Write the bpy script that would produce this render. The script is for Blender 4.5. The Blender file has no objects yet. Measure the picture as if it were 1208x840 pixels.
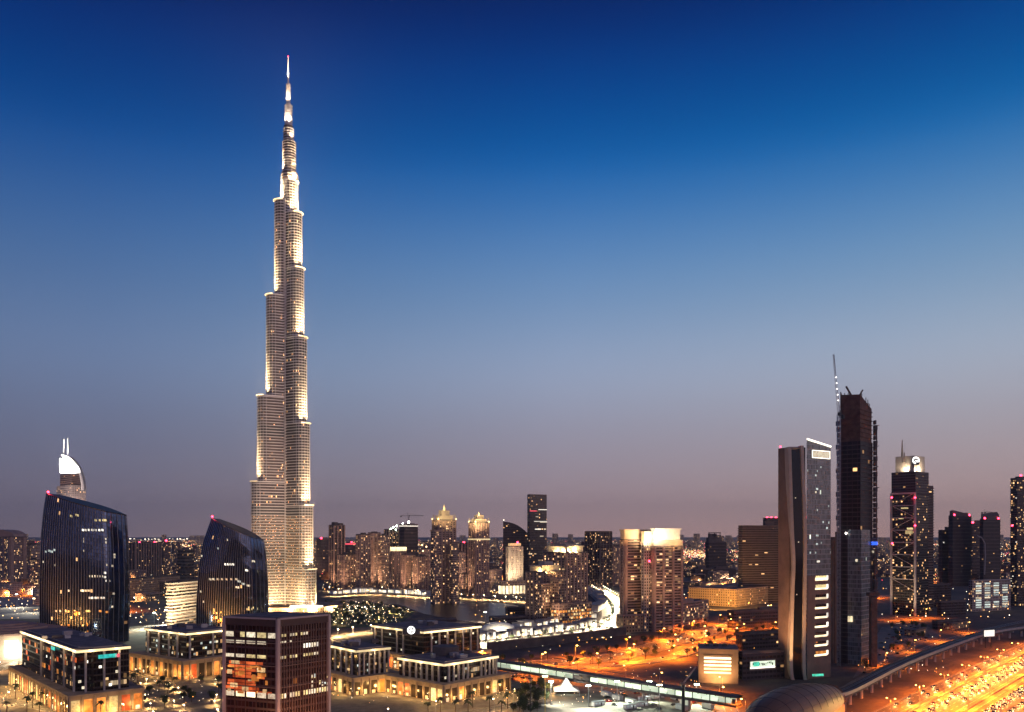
import bpy, math, random
from mathutils import Vector, Matrix
S = bpy.context.scene
R = math.radians
rnd = random.Random(11)
F, CX, HY, CAMZ = 1000.0, 604.0, 632.0, 112.0       # lens in photo pixels, photo centre column, horizon row, eye height (m)
def P(px, py, Y): return Vector(((px-CX)*Y/F, Y, CAMZ-(py-HY)*Y/F))
def G(px, py, z=0.0):
    Y = (CAMZ-z)*F/(py-HY)
    return Vector(((px-CX)*Y/F, Y, z))
def ZT(py, Y): return CAMZ-(py-HY)*Y/F

# ------------------------------------------------------------------ camera, sky, sun, exposure
cam = bpy.data.objects.new('camera', bpy.data.cameras.new('camera'))
S.collection.objects.link(cam); S.camera = cam
cam.location = (0, 0, CAMZ); cam.rotation_euler = (R(90), 0, 0)
cam.data.sensor_width = 36; cam.data.lens = 36*F/1208
cam.data.shift_y = (HY-420)/1208
cam.data.clip_start = 1; cam.data.clip_end = 90000

W = bpy.data.worlds.new('World'); S.world = W; W.use_nodes = True
nt = W.node_tree; nt.nodes.clear()
N = nt.nodes.new; LK = nt.links.new
def lin(c): return tuple(((x/255)/12.92 if x/255 <= .04045 else ((x/255+.055)/1.055)**2.4) for x in c)
tc = N('ShaderNodeTexCoord'); sp = N('ShaderNodeSeparateXYZ'); LK(tc.outputs['Generated'], sp.inputs[0])
ramp = N('ShaderNodeValToRGB'); ramp.color_ramp.interpolation = 'B_SPLINE'
stops = [(640, (196, 157, 151)), (610, (188, 158, 158)), (560, (168, 153, 163)), (500, (158, 158, 177)), (440, (158, 172, 199)), (370, (124, 154, 192)),
         (300, (94, 139, 190)), (215, (22, 105, 178)), (150, (0, 82, 156)), (80, (0, 62, 138)), (0, (0, 32, 100))]
cr = ramp.color_ramp
for i, (y, c) in enumerate(stops):
    t = (HY-y)/F; s = t/math.sqrt(1+t*t)
    p = max(0, s+.02)/.62
    e = cr.elements[i] if i < 2 else cr.elements.new(p)
    e.position = p; e.color = (*lin(c), 1)
e = cr.elements.new(1); e.color = (.004, .02, .09, 1)
mr = N('ShaderNodeMapRange'); mr.inputs[1].default_value = -.02; mr.inputs[2].default_value = .6
LK(sp.outputs[2], mr.inputs[0]); LK(mr.outputs[0], ramp.inputs[0])
az = N('ShaderNodeMapRange')                                              # the afterglow lies to the right: the sky is darker and bluer on the left
az.inputs[1].default_value = -1; az.inputs[2].default_value = 1; LK(sp.outputs[0], az.inputs[0])
azr = N('ShaderNodeValToRGB'); er = azr.color_ramp.elements
for i, (x, c) in enumerate(((-.75, (.34, .43, .58)), (-.42, (.48, .57, .70)), (-.2, (.68, .75, .82)), (.06, (.96, .97, .98)), (.47, (1.17, 1.12, 1.01)), (.9, (1.3, 1.18, 1.02)))):
    e = er[i] if i < 2 else er.new(.5+x/2)
    e.position = .5+x/2; e.color = (*(k/2 for k in c), 1)
LK(az.outputs[0], azr.inputs[0])
bk = N('ShaderNodeMapRange'); bk.interpolation_type = 'SMOOTHSTEP'; bk.inputs[1].default_value = -.5; bk.inputs[2].default_value = .3; LK(sp.outputs[1], bk.inputs[0])
bkm = N('ShaderNodeMix'); bkm.data_type = 'RGBA'; bkm.inputs[6].default_value = (.82, .82, .98, 1); bkm.inputs[7].default_value = (1, 1, 1, 1); LK(bk.outputs[0], bkm.inputs[0])   # bluer behind the viewer
m1 = N('ShaderNodeVectorMath'); m1.operation = 'MULTIPLY'; LK(ramp.outputs[0], m1.inputs[0]); LK(azr.outputs[0], m1.inputs[1])
m2 = N('ShaderNodeVectorMath'); m2.operation = 'MULTIPLY'; LK(m1.outputs[0], m2.inputs[0]); LK(bkm.outputs[2], m2.inputs[1])
mul = N('ShaderNodeVectorMath'); mul.operation = 'SCALE'; LK(m2.outputs[0], mul.inputs[0]); mul.inputs[3].default_value = 2
bg = N('ShaderNodeBackground'); LK(mul.outputs[0], bg.inputs[0]); bg.inputs[1].default_value = 1.0
sky = N('ShaderNodeTexSky'); sky.sky_type = 'NISHITA'; sky.sun_disc = False
sky.sun_elevation = R(-4); sky.sun_rotation = R(132); sky.altitude = 100
bg2 = N('ShaderNodeBackground'); LK(sky.outputs[0], bg2.inputs[0]); bg2.inputs[1].default_value = .05
add = N('ShaderNodeAddShader'); LK(bg.outputs[0], add.inputs[0]); LK(bg2.outputs[0], add.inputs[1])
wo = N('ShaderNodeOutputWorld'); LK(add.outputs[0], wo.inputs[0])

sun = bpy.data.objects.new('sun', bpy.data.lights.new('sun', 'SUN'))        # last glow after sunset, very soft, low on the right
S.collection.objects.link(sun)
sun.data.energy = .55; sun.data.angle = R(60); sun.data.color = (1, .60, .48)
sun.rotation_euler = (R(80), 0, R(48))
S.view_settings.view_transform = 'Standard'; S.view_settings.look = 'None'
S.view_settings.exposure = 0; S.view_settings.gamma = 1
S.cycles.use_denoising = True
try: S.cycles.denoiser = 'OPENIMAGEDENOISE'
except Exception: pass
S.cycles.max_bounces = 5; S.cycles.diffuse_bounces = 2; S.cycles.glossy_bounces = 3; S.cycles.transmission_bounces = 2
S.cycles.volume_bounces = 0
S.cycles.sample_clamp_indirect = 4; S.cycles.sample_clamp_direct = 0
S.cycles.caustics_reflective = False; S.cycles.caustics_refractive = False
S.cycles.use_adaptive_sampling = True; S.cycles.adaptive_threshold = .02

# ------------------------------------------------------------------ materials
MT = {}
def base(name):
    m = bpy.data.materials.new(name); m.use_nodes = True
    MT[name] = m
    return m, m.node_tree, m.node_tree.nodes['Principled BSDF']
def nd(t, kind, **kw):
    n = t.nodes.new(kind)
    for k, v in kw.items(): setattr(n, k, v)
    return n
def math_(t, op, a, b=None, c=None):
    n = nd(t, 'ShaderNodeMath', operation=op)
    for i, x in enumerate((a, b, c)):
        if x is None: continue
        if isinstance(x, (int, float)): n.inputs[i].default_value = x
        else: t.links.new(x, n.inputs[i])
    return n.outputs[0]
def plain(name, col, rough=.7, metal=0.0, var=.25, scale=.08, spec=None, col2=None):
    m, t, b = base(name)
    tc = nd(t, 'ShaderNodeTexCoord'); no = nd(t, 'ShaderNodeTexNoise'); no.inputs['Scale'].default_value = scale; no.inputs['Detail'].default_value = 6
    no.inputs['Roughness'].default_value = .65
    t.links.new(tc.outputs['Object'], no.inputs['Vector'])
    mx = nd(t, 'ShaderNodeMix', data_type='RGBA')
    c2 = col2 or tuple(c*(1-var) for c in col)
    c1 = col if col2 else tuple(min(1, c*(1+var)) for c in col)
    mx.inputs[6].default_value = (*c2, 1); mx.inputs[7].default_value = (*c1, 1)
    rg = nd(t, 'ShaderNodeMapRange'); rg.inputs[1].default_value = .35; rg.inputs[2].default_value = .65
    t.links.new(no.outputs[0], rg.inputs[0]); t.links.new(rg.outputs[0], mx.inputs[0])
    t.links.new(mx.outputs[2], b.inputs['Base Color'])
    b.inputs['Roughness'].default_value = rough; b.inputs['Metallic'].default_value = metal
    if spec is not None: b.inputs['Specular IOR Level'].default_value = spec
    return m
def em(name, col, s, light=False, var=0.0, scale=.9):
    m, t, b = base(name)
    b.inputs['Base Color'].default_value = (*(c*.5 for c in col), 1); b.inputs['Roughness'].default_value = .4
    b.inputs['Emission Color'].default_value = (*col, 1); b.inputs['Emission Strength'].default_value = s
    if var:
        tc = nd(t, 'ShaderNodeTexCoord'); no = nd(t, 'ShaderNodeTexNoise'); no.inputs['Scale'].default_value = scale; no.inputs['Detail'].default_value = 4
        t.links.new(tc.outputs['Object'], no.inputs['Vector'])
        oi = nd(t, 'ShaderNodeObjectInfo')
        rg = nd(t, 'ShaderNodeMapRange'); rg.inputs[1].default_value = .35; rg.inputs[2].default_value = .62
        rg.inputs[3].default_value = s*(1-var); rg.inputs[4].default_value = s*(1+var*.4)
        t.links.new(no.outputs[0], rg.inputs[0])
        v = math_(t, 'MULTIPLY', rg.outputs[0], math_(t, 'MULTIPLY_ADD', oi.outputs['Random'], .9, .35))
        t.links.new(v, b.inputs['Emission Strength'])
    m.cycles.emission_sampling = 'AUTO' if light else 'NONE'
    return m
WARM = ((1, .52, .2), (1, .72, .42), (1, .9, .72))
def facade(name, wall, glass, cw=3.0, ch=3.6, mx=.6, my=.55, lit=.15, st=1.6, cols=WARM, rough=.25, metal=0.0, wrough=.7, rows=0.0, seed=0.0, clump=.5, spec=.5, gblend=1.0):
    """wall with a grid of window openings, some of them with their lamps on; UV is in metres"""
    m, t, b = base(name); L = t.links.new
    uv = nd(t, 'ShaderNodeUVMap'); sx = nd(t, 'ShaderNodeSeparateXYZ'); L(uv.outputs[0], sx.inputs[0])
    u = math_(t, 'DIVIDE', sx.outputs[0], cw); v = math_(t, 'DIVIDE', sx.outputs[1], ch)
    fu = math_(t, 'FRACT', u); fv = math_(t, 'FRACT', v); iu = math_(t, 'FLOOR', u); iv = math_(t, 'FLOOR', v)
    mu = math_(t, 'LESS_THAN', math_(t, 'ABSOLUTE', math_(t, 'SUBTRACT', fu, .5)), mx/2)
    mv = math_(t, 'LESS_THAN', math_(t, 'ABSOLUTE', math_(t, 'SUBTRACT', fv, .5)), my/2)
    mask = math_(t, 'MULTIPLY', mu, mv)
    oi = nd(t, 'ShaderNodeObjectInfo')
    cv = nd(t, 'ShaderNodeCombineXYZ'); L(iu, cv.inputs[0]); L(iv, cv.inputs[1])
    L(math_(t, 'ADD', math_(t, 'MULTIPLY', oi.outputs['Random'], 57.0), seed), cv.inputs[2])
    wn = nd(t, 'ShaderNodeTexWhiteNoise', noise_dimensions='3D'); L(cv.outputs[0], wn.inputs[0])
    ns = nd(t, 'ShaderNodeTexNoise'); ns.inputs['Scale'].default_value = .16; ns.inputs['Detail'].default_value = 2; L(cv.outputs[0], ns.inputs['Vector'])
    th = math_(t, 'MULTIPLY', lit, math_(t, 'MULTIPLY_ADD', math_(t, 'SUBTRACT', ns.outputs[0], .5), clump*8, 1.0))
    on = math_(t, 'LESS_THAN', wn.outputs[0], th)
    if rows:
        cr_ = nd(t, 'ShaderNodeCombineXYZ'); L(iv, cr_.inputs[0]); L(math_(t, 'FLOOR', math_(t, 'DIVIDE', iu, 9.0)), cr_.inputs[1]); cr_.inputs[2].default_value = seed+3
        w2 = nd(t, 'ShaderNodeTexWhiteNoise', noise_dimensions='3D'); L(cr_.outputs[0], w2.inputs[0])
        on = math_(t, 'MAXIMUM', on, math_(t, 'MULTIPLY', math_(t, 'LESS_THAN', w2.outputs[0], rows), math_(t, 'LESS_THAN', wn.outputs[0], .75)))
    rp = nd(t, 'ShaderNodeValToRGB'); rp.color_ramp.elements[0].color = (*cols[0], 1); rp.color_ramp.elements[1].color = (*cols[2], 1)
    e = rp.color_ramp.elements.new(.55); e.color = (*cols[1], 1)
    sc = nd(t, 'ShaderNodeSeparateColor'); L(wn.outputs[1], sc.inputs[0]); L(sc.outputs[0], rp.inputs[0])
    L(rp.outputs[0], b.inputs['Emission Color'])
    br = math_(t, 'MULTIPLY_ADD', math_(t, 'POWER', sc.outputs[1], 2.2), 1.5, .18)
    L(math_(t, 'MULTIPLY', math_(t, 'MULTIPLY', mask, on), math_(t, 'MULTIPLY', br, st)), b.inputs['Emission Strength'])
    tc = nd(t, 'ShaderNodeTexCoord'); n2 = nd(t, 'ShaderNodeTexNoise'); n2.inputs['Scale'].default_value = .05; n2.inputs['Detail'].default_value = 5; L(tc.outputs['Object'], n2.inputs['Vector'])
    wc = nd(t, 'ShaderNodeMix', data_type='RGBA'); wc.inputs[6].default_value = (*(c*.72 for c in wall), 1); wc.inputs[7].default_value = (*(c*1.2 for c in wall), 1)
    L(n2.outputs[0], wc.inputs[0])
    gc = nd(t, 'ShaderNodeMix', data_type='RGBA'); gc.inputs[6].default_value = (*(c*.5 for c in glass), 1); gc.inputs[7].default_value = (*(c*1.3 for c in glass), 1)
    L(sc.outputs[2], gc.inputs[0])
    mc = nd(t, 'ShaderNodeMix', data_type='RGBA'); L(mask, mc.inputs[0]); L(wc.outputs[2], mc.inputs[6]); L(gc.outputs[2], mc.inputs[7])
    L(mc.outputs[2], b.inputs['Base Color'])
    rr = nd(t, 'ShaderNodeMix', data_type='FLOAT'); L(mask, rr.inputs[0]); rr.inputs[2].default_value = wrough; rr.inputs[3].default_value = rough
    L(rr.outputs[0], b.inputs['Roughness'])
    mm = nd(t, 'ShaderNodeMix', data_type='FLOAT'); L(mask, mm.inputs[0]); mm.inputs[2].default_value = 0; mm.inputs[3].default_value = metal
    L(mm.outputs[0], b.inputs['Metallic'])
    b.inputs['Specular IOR Level'].default_value = spec
    m.cycles.emission_sampling = 'NONE'
    return m

plain('asphalt', (.06, .058, .056), .75, scale=.05, var=.3)
plain('road_surface', (.10, .096, .09), .7, scale=.06, var=.25)
plain('paving', (.19, .165, .14), .8, scale=.15, var=.3)
plain('court_stone', (.42, .38, .32), .8, scale=.06, var=.35)
plain('yard_surface', (.24, .22, .18), .85, scale=.05, col2=(.09, .08, .065))
m, t, b = base('sand'); tc_ = nd(t, 'ShaderNodeTexCoord')
fac = None
for sc_, w_ in ((.004, .5), (.03, .3), (.2, .2)):
    no = nd(t, 'ShaderNodeTexNoise'); no.inputs['Scale'].default_value = sc_; no.inputs['Detail'].default_value = 5; no.inputs['Roughness'].default_value = .7; t.links.new(tc_.outputs['Object'], no.inputs['Vector'])
    v_ = math_(t, 'MULTIPLY', no.outputs[0], w_); fac = v_ if fac is None else math_(t, 'ADD', fac, v_)
rp_ = nd(t, 'ShaderNodeValToRGB'); rp_.color_ramp.elements[0].position = .38; rp_.color_ramp.elements[1].position = .64
rp_.color_ramp.elements[0].color = (.055, .045, .04, 1); rp_.color_ramp.elements[1].color = (.25, .175, .125, 1); e_ = rp_.color_ramp.elements.new(.5); e_.color = (.12, .09, .07, 1)
t.links.new(fac, rp_.inputs[0]); t.links.new(rp_.outputs[0], b.inputs['Base Color']); b.inputs['Roughness'].default_value = .95
plain('lawn', (.045, .07, .03), .95, scale=.1, var=.4)
plain('concrete', (.30, .27, .25), .8, var=.18, scale=.12)
plain('dark_concrete', (.13, .105, .10), .85, var=.25, scale=.12)
plain('brown_concrete', (.24, .16, .12), .75, var=.2, scale=.1)
plain('raw_concrete', (.16, .095, .075), .9, var=.35, scale=.2)
plain('cream_stone', (.52, .43, .34), .7, var=.12, scale=.1)
plain('pink_stone', (.40, .27, .22), .75, var=.14, scale=.1)
plain('brown_dark', (.085, .045, .035), .5, 0, var=.2)
plain('column_stone', (.50, .40, .37), .6, var=.1)
plain('podium_stone', (.34, .255, .18), .75, var=.2, scale=.15)
plain('frame_paint', (.52, .42, .40), .6, var=.1)
plain('white_paint', (.74, .72, .68), .55, var=.08, scale=.3)
plain('grey_stone', (.46, .40, .37), .6, var=.12, scale=.2)
plain('steel', (.62, .59, .58), .42, .72, var=.1, scale=.1)
plain('satin_metal', (.42, .44, .48), .35, .8, var=.08, scale=.3)
plain('fin_metal', (.22, .22, .25), .4, .6, var=.1)
plain('dark_metal', (.05, .05, .055), .5, .4, var=.2, scale=.5)
plain('roof_deck', (.20, .155, .15), .9, var=.35, scale=.12)
plain('black_glass', (.012, .012, .015), .08, 0, var=.2, scale=.2, spec=.6)
plain('bronze_shell', (.30, .165, .095), .5, .25, var=.12, scale=.08)
plain('bark', (.09, .06, .04), .9, scale=2)
plain('leaf', (.06, .085, .035), .8, scale=.8, var=.4)
plain('palm_leaf', (.055, .08, .03), .75, scale=.8, var=.4)
plain('tent_canvas', (.78, .76, .70), .7, var=.05)
plain('red_paint', (.45, .05, .03), .4, var=.1)
plain('yellow_paint', (.60, .38, .05), .5, var=.1)
plain('blue_paint', (.03, .08, .5), .5, var=.1)
plain('tyre_rubber', (.02, .02, .02), .9)
for n, c in (('car_white', (.5, .5, .49)), ('car_silver', (.2, .21, .22)), ('car_black', (.02, .02, .022)), ('car_red', (.35, .02, .02))): plain(n, c, .25, .0, var=.03)
# open water of the lake
m, t, b = base('lake_water')
b.inputs['Base Color'].default_value = (.012, .014, .02, 1); b.inputs['Roughness'].default_value = .3; b.inputs['Specular IOR Level'].default_value = .35
no = nd(t, 'ShaderNodeTexNoise'); no.inputs['Scale'].default_value = .25; no.inputs['Detail'].default_value = 4
bp_ = nd(t, 'ShaderNodeBump'); bp_.inputs['Strength'].default_value = .35; bp_.inputs['Distance'].default_value = .5
tcn = nd(t, 'ShaderNodeTexCoord'); t.links.new(tcn.outputs['Object'], no.inputs['Vector']); t.links.new(no.outputs[0], bp_.inputs['Height']); t.links.new(bp_.outputs[0], b.inputs['Normal'])
# lamps, signs, lit rooms and glass reflections set in as glow
em('lamp_orange', (1, .50, .12), 14); em('lamp_warm', (1, .76, .42), 22); em('lamp_white', (1, .95, .82), 28); em('lamp_green', (.8, 1, .72), 30)
em('far_lamp', (1, .62, .28), 5.0); em('far_lamp_pale', (1, .85, .62), 5.0); em('far_lamp_red', (1, .06, .09), 7); em('far_lamp_amber', (1, .42, .08), 6)
em('led_warm', (1, .78, .42), 1.7, var=.25, scale=.12); em('led_white', (1, .90, .74), 2.4, var=.2, scale=.2); em('beacon_red', (1, .03, .07), 14)
em('sign_cyan', (.05, .85, .80), 1.3, var=.5, scale=.5); em('sign_white', (1, .97, .94), 2.2); em('sign_blue', (.05, .16, 1), 1.2); em('sign_green', (.10, .85, .55), 1.0, var=.5, scale=.3); em('sign_red', (1, .10, .14), 1.3)
em('billboard_white', (1, .92, .80), 2.0, var=.12); em('room_warm', (1, .66, .30), 1.05, var=.55); em('room_yellow', (1, .80, .36), .95, var=.6); em('room_pale', (1, .86, .60), .95, var=.55)
em('red_glow', (1, .18, .045), .75, var=.9, scale=.18); em('amber_glow', (1, .36, .07), .75, var=.75, scale=.25); em('room_cool', (.82, .95, .86), .8, var=.6); em('room_white', (1, .93, .78), 1.6, var=.25); em('room_bright', (1, .82, .50), 2.1, var=.3, scale=.15)
em('tube_green', (.86, 1, .74), 1.15, var=.3, scale=.12); em('head_lamp', (1, .84, .48), 7); em('tail_lamp', (1, .06, .02), 14); em('crane_lamp', (1, .92, .86), 4)
plain('dark_glazing', (.05, .035, .025), .15, 0, var=.3, spec=.6)
# facades
DARK = (.03, .026, .03)
facade('stepped_glass', (.13, .10, .095), (.055, .05, .06), 1.5, 4.2, .8, .7, .045, 2.4, rough=.22, seed=1, clump=.9)
facade('stepped_low_glass', (.14, .10, .08), (.06, .045, .04), 1.3, 2.1, .6, .5, .24, 2.4, rough=.3, seed=2, clump=.25)
facade('sail_glass', (.010, .011, .015), (.075, .125, .26), 2.0, 3.9, .92, .86, .008, 1.2, rough=.05, metal=.92, wrough=.2, seed=3, clump=.8, spec=.9)
facade('office_glass', (.030, .017, .014), (.016, .010, .010), 2.0, 4.0, .9, .72, .035, .55, rough=.08, wrough=.35, rows=.06, seed=4, spec=.7)
facade('brown_glass', (.085, .036, .027), (.05, .018, .013), 2.3, 3.9, .9, .7, .012, .5, rough=.07, wrough=.4, seed=5, spec=.8, cols=((1, .3, .06), (1, .5, .2), (1, .8, .5)))
facade('tan_grid', (.36, .25, .20), (.045, .032, .03), 3.0, 3.4, .55, .55, .24, 2.1, seed=6, clump=.35)
facade('tan_band', (.38, .26, .20), (.05, .032, .028), 4.2, 3.3, .96, .56, .20, 1.6, seed=7, clump=.4)
facade('pink_grid', (.34, .24, .22), (.05, .036, .04), 2.8, 3.5, .5, .6, .22, 2.1, seed=8, clump=.35)
facade('pale_grid', (.46, .38, .35), (.06, .045, .05), 3.2, 3.5, .5, .6, .17, 1.6, seed=9, clump=.35)
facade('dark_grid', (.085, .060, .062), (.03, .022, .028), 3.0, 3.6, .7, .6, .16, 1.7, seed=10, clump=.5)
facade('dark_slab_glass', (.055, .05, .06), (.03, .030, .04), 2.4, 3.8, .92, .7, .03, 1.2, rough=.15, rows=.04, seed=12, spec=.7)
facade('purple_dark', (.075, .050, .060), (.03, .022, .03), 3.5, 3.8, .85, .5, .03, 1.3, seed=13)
facade('grey_green_glass', (.30, .31, .30), (.27, .30, .29), 1.6, 3.9, .88, .82, .003, 1.1, rough=.14, metal=.25, wrough=.3, seed=14, spec=.8, cols=((.9, 1, .8), (.8, .95, .9), (1, 1, .85)))
facade('band_dark', (.13, .09, .08), (.035, .024, .028), 6, 3.9, .98, .5, .03, 1.2, seed=15)
facade('frame_glass', (.03, .024, .026), (.022, .016, .018), 2.4, 3.6, .85, .6, .10, 1.5, rough=.12, seed=16, spec=.7, clump=.5)
facade('low_amber', (.40, .27, .16), (.06, .04, .03), 4, 4, .4, .5, .16, 1.3, seed=17)
facade('far_block', (.15, .10, .10), (.05, .035, .04), 4, 4, .55, .55, .18, 1.8, seed=18, clump=.4)
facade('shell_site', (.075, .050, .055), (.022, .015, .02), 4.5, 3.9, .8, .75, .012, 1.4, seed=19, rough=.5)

# ------------------------------------------------------------------ mesh helpers
class MB:
    def __init__(s): s.v = []; s.f = []; s.uv = []; s.mi = []
    def face(s, pts, m=0, uv=None):
        i = len(s.v); s.v += [tuple(p) for p in pts]; s.f.append(tuple(range(i, i+len(pts)))); s.mi.append(m)
        s.uv.append(uv or [(p[0]+p[1], p[2]) for p in pts])
    def prism(s, poly, z0, z1, m=0, cap=None, u0=0.0, bottom=True):
        cap = m if cap is None else cap
        n = len(poly); u = u0
        for i in range(n):
            a, b = poly[i], poly[(i+1) % n]; l = math.hypot(b[0]-a[0], b[1]-a[1])
            s.face([(a[0], a[1], z0), (b[0], b[1], z0), (b[0], b[1], z1), (a[0], a[1], z1)], m, [(u, z0), (u+l, z0), (u+l, z1), (u, z1)]); u += math.ceil(l)+1
        if cap >= 0:
            s.face([(p[0], p[1], z1) for p in poly], cap)
            if bottom: s.face([(p[0], p[1], z0) for p in reversed(poly)], cap)
        return s
    def box(s, c, d, rz=0.0, m=0):
        ca, sa = math.cos(rz), math.sin(rz)
        pl = [(c[0]+x*d[0]/2*ca-y*d[1]/2*sa, c[1]+x*d[0]/2*sa+y*d[1]/2*ca) for x, y in ((-1, -1), (1, -1), (1, 1), (-1, 1))]
        return s.prism(pl, c[2]-d[2]/2, c[2]+d[2]/2, m)
    def tube(s, p0, p1, r0, r1=None, n=8, m=0, caps=True):
        r1 = r0 if r1 is None else r1
        p0, p1 = Vector(p0), Vector(p1); d = (p1-p0); l = d.length; d = d/l
        q = d.to_track_quat('Z', 'Y')
        A = [p0+q @ Vector((math.cos(k*math.tau/n)*r0, math.sin(k*math.tau/n)*r0, 0)) for k in range(n)]
        B = [p1+q @ Vector((math.cos(k*math.tau/n)*r1, math.sin(k*math.tau/n)*r1, 0)) for k in range(n)]
        for k in range(n):
            j = (k+1) % n
            s.face([A[k], A[j], B[j], B[k]], m, [(k*1.5, 0), (k*1.5+1.5, 0), (k*1.5+1.5, l), (k*1.5, l)])
        if caps: s.face(B, m); s.face(A[::-1], m)
        return s
    def bar(s, p0, p1, w, m=0): return s.tube(p0, p1, w*.707, w*.707, 4, m)
    def ball(s, c, r, m=0, n=8, sz=1.0):
        rows = [[(c[0]+r*math.sin(math.pi*j/(n//2+1))*math.cos(k*math.tau/n), c[1]+r*math.sin(math.pi*j/(n//2+1))*math.sin(k*math.tau/n), c[2]+r*sz*math.cos(math.pi*j/(n//2+1))) for k in range(n)] for j in range(n//2+2)]
        for j in range(n//2+1):
            for k in range(n):
                k2 = (k+1) % n
                if j == 0: s.face([rows[0][0], rows[1][k], rows[1][k2]], m)
                elif j == n//2: s.face([rows[j][k], rows[j+1][0], rows[j][k2]], m)
                else: s.face([rows[j][k], rows[j+1][k], rows[j+1][k2], rows[j][k2]], m)
        return s
    def build(s, name, mats, parent=None, smooth=False, org=None):
        if isinstance(mats, str): mats = [mats]
        o0 = Vector(org) if org is not None else (parent_loc(parent) if parent else Vector((0, 0, 0)))
        me = bpy.data.meshes.new(name); me.from_pydata([(x-o0.x, y-o0.y, z-o0.z) for x, y, z in s.v], [], s.f)
        for k in mats: me.materials.append(MT[k])
        me.polygons.foreach_set('material_index', s.mi)
        if smooth: me.polygons.foreach_set('use_smooth', [True]*len(s.f))
        ul = me.uv_layers.new(name='UVMap'); fl = []
        for f in s.uv:
            for p in f: fl += [p[0], p[1]]
        ul.data.foreach_set('uv', fl)
        if smooth:
            import bmesh
            bm = bmesh.new(); bm.from_mesh(me); bmesh.ops.remove_doubles(bm, verts=bm.verts, dist=.001); bm.to_mesh(me); bm.free()
        me.update()
        o = bpy.data.objects.new(name, me); S.collection.objects.link(o)
        if parent: o.parent = parent
        elif org is not None: o.location = o0
        return o
LOC = {}
def parent_loc(o):
    v = Vector(o.location)
    while o.parent: o = o.parent; v = v+Vector(o.location)
    return v
def tag(o, label=None, cat=None, group=None, kind=None):
    if label: o['label'] = label
    if cat: o['category'] = cat
    if group: o['group'] = group
    if kind: o['kind'] = kind
    return o
def thing(name, label, cat, loc=(0, 0, 0), group=None):
    o = bpy.data.objects.new(name, None); S.collection.objects.link(o); o.location = loc; o.empty_display_size = .1
    return tag(o, label, cat, group)
def struct(name, mb, mat): return tag(mb.build(name, mat), kind='structure')
def copy_thing(o, loc, rz=0.0, label=None, group=None):
    r = o.copy(); S.collection.objects.link(r); r.location = loc; r.rotation_euler = (0, 0, rz)
    for ch in o.children:
        c = ch.copy(); S.collection.objects.link(c); c.parent = r
        for g in ch.children:
            d = g.copy(); S.collection.objects.link(d); d.parent = c
    if label: r['label'] = label
    if group: r['group'] = group
    return r
def cen(poly): return Vector((sum(p[0] for p in poly)/len(poly), sum(p[1] for p in poly)/len(poly), 0))
def off(poly, d):
    n = len(poly); out = []
    for i in range(n):
        p0, p1, p2 = Vector(poly[i-1][:2]), Vector(poly[i][:2]), Vector(poly[(i+1) % n][:2])
        e1 = (p1-p0).normalized(); e2 = (p2-p1).normalized()
        n1 = Vector((e1.y, -e1.x)); n2 = Vector((e2.y, -e2.x)); k = 1+n1.dot(n2)
        out.append(tuple(p1+(n1+n2)*(d/max(k, .3))))
    return out
def corner(x0, xc, x1, Y, a=40, dmax=None):
    """footprint of a rectangular block seen with its near corner at column xc, silhouette columns x0 and x1; a = turn of its left face"""
    a = R(a); k0, kc, k1 = (x0-CX)/F, (xc-CX)/F, (x1-CX)/F; X = kc*Y
    L = (X-k0*Y)/(math.cos(a)+k0*math.sin(a)) if x0 < xc else 0
    D = math.sin(a)-k1*math.cos(a)
    Rr = (k1*Y-X)/D if D > .02 else 30
    if dmax: L = min(L, dmax) if x0 < xc else L; Rr = min(Rr, dmax)
    L = max(L, 6); Rr = max(Rr, 6)
    n = Vector((X, Y)); l = n+L*Vector((-math.cos(a), math.sin(a))); r = n+Rr*Vector((math.sin(a), math.cos(a)))
    return [tuple(n), tuple(r), tuple(l+r-n), tuple(l)]
def along(poly, e, u): a, b = Vector(poly[e][:2]), Vector(poly[(e+1) % len(poly)][:2]); d = (b-a).normalized(); return a+d*u, d, Vector((d.y, -d.x)), (b-a).length
def light(name, kind, loc, e, col, parent=None, size=.6, aim=None, cone=150, blend=.6):
    l = bpy.data.lights.new(name, kind); l.energy = e; l.color = col
    if kind != 'SUN': l.shadow_soft_size = size
    if kind == 'SPOT': l.spot_size = R(cone); l.spot_blend = blend
    o = bpy.data.objects.new(name, l); S.collection.objects.link(o)
    o.location = Vector(loc)-(parent_loc(parent) if parent else Vector((0, 0, 0)))
    if parent: o.parent = parent
    if aim is not None: o.rotation_euler = (Vector(aim)-Vector(loc)).to_track_quat('-Z', 'Y').to_euler()
    return o
def beacon(root, p, r=.9, e=1500):
    mb = MB(); mb.tube((p[0], p[1], p[2]-1.2), (p[0], p[1], p[2]-.2), r*.35, r*.35, 6); b_ = mb.build('beacon_post', 'dark_metal', root)
    bc = MB().ball(p, r, 0, 8).build('beacon', 'beacon_red', root)
    if e: light('beacon_light', 'POINT', (p[0], p[1]-1.2, p[2]+.8), e, (1, .04, .08), root, .5)
def window(root, poly, e, u, z, w, h, mat, proud=.12, name='window'):
    c, d, n, l = along(poly, e, u+w/2)
    if u+w > l: return None
    mb = MB(); mb.box((c.x+n.x*proud/2, c.y+n.y*proud/2, z+h/2), (w, proud, h), math.atan2(d.y, d.x))
    return mb.build(name, mat, root)
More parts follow.
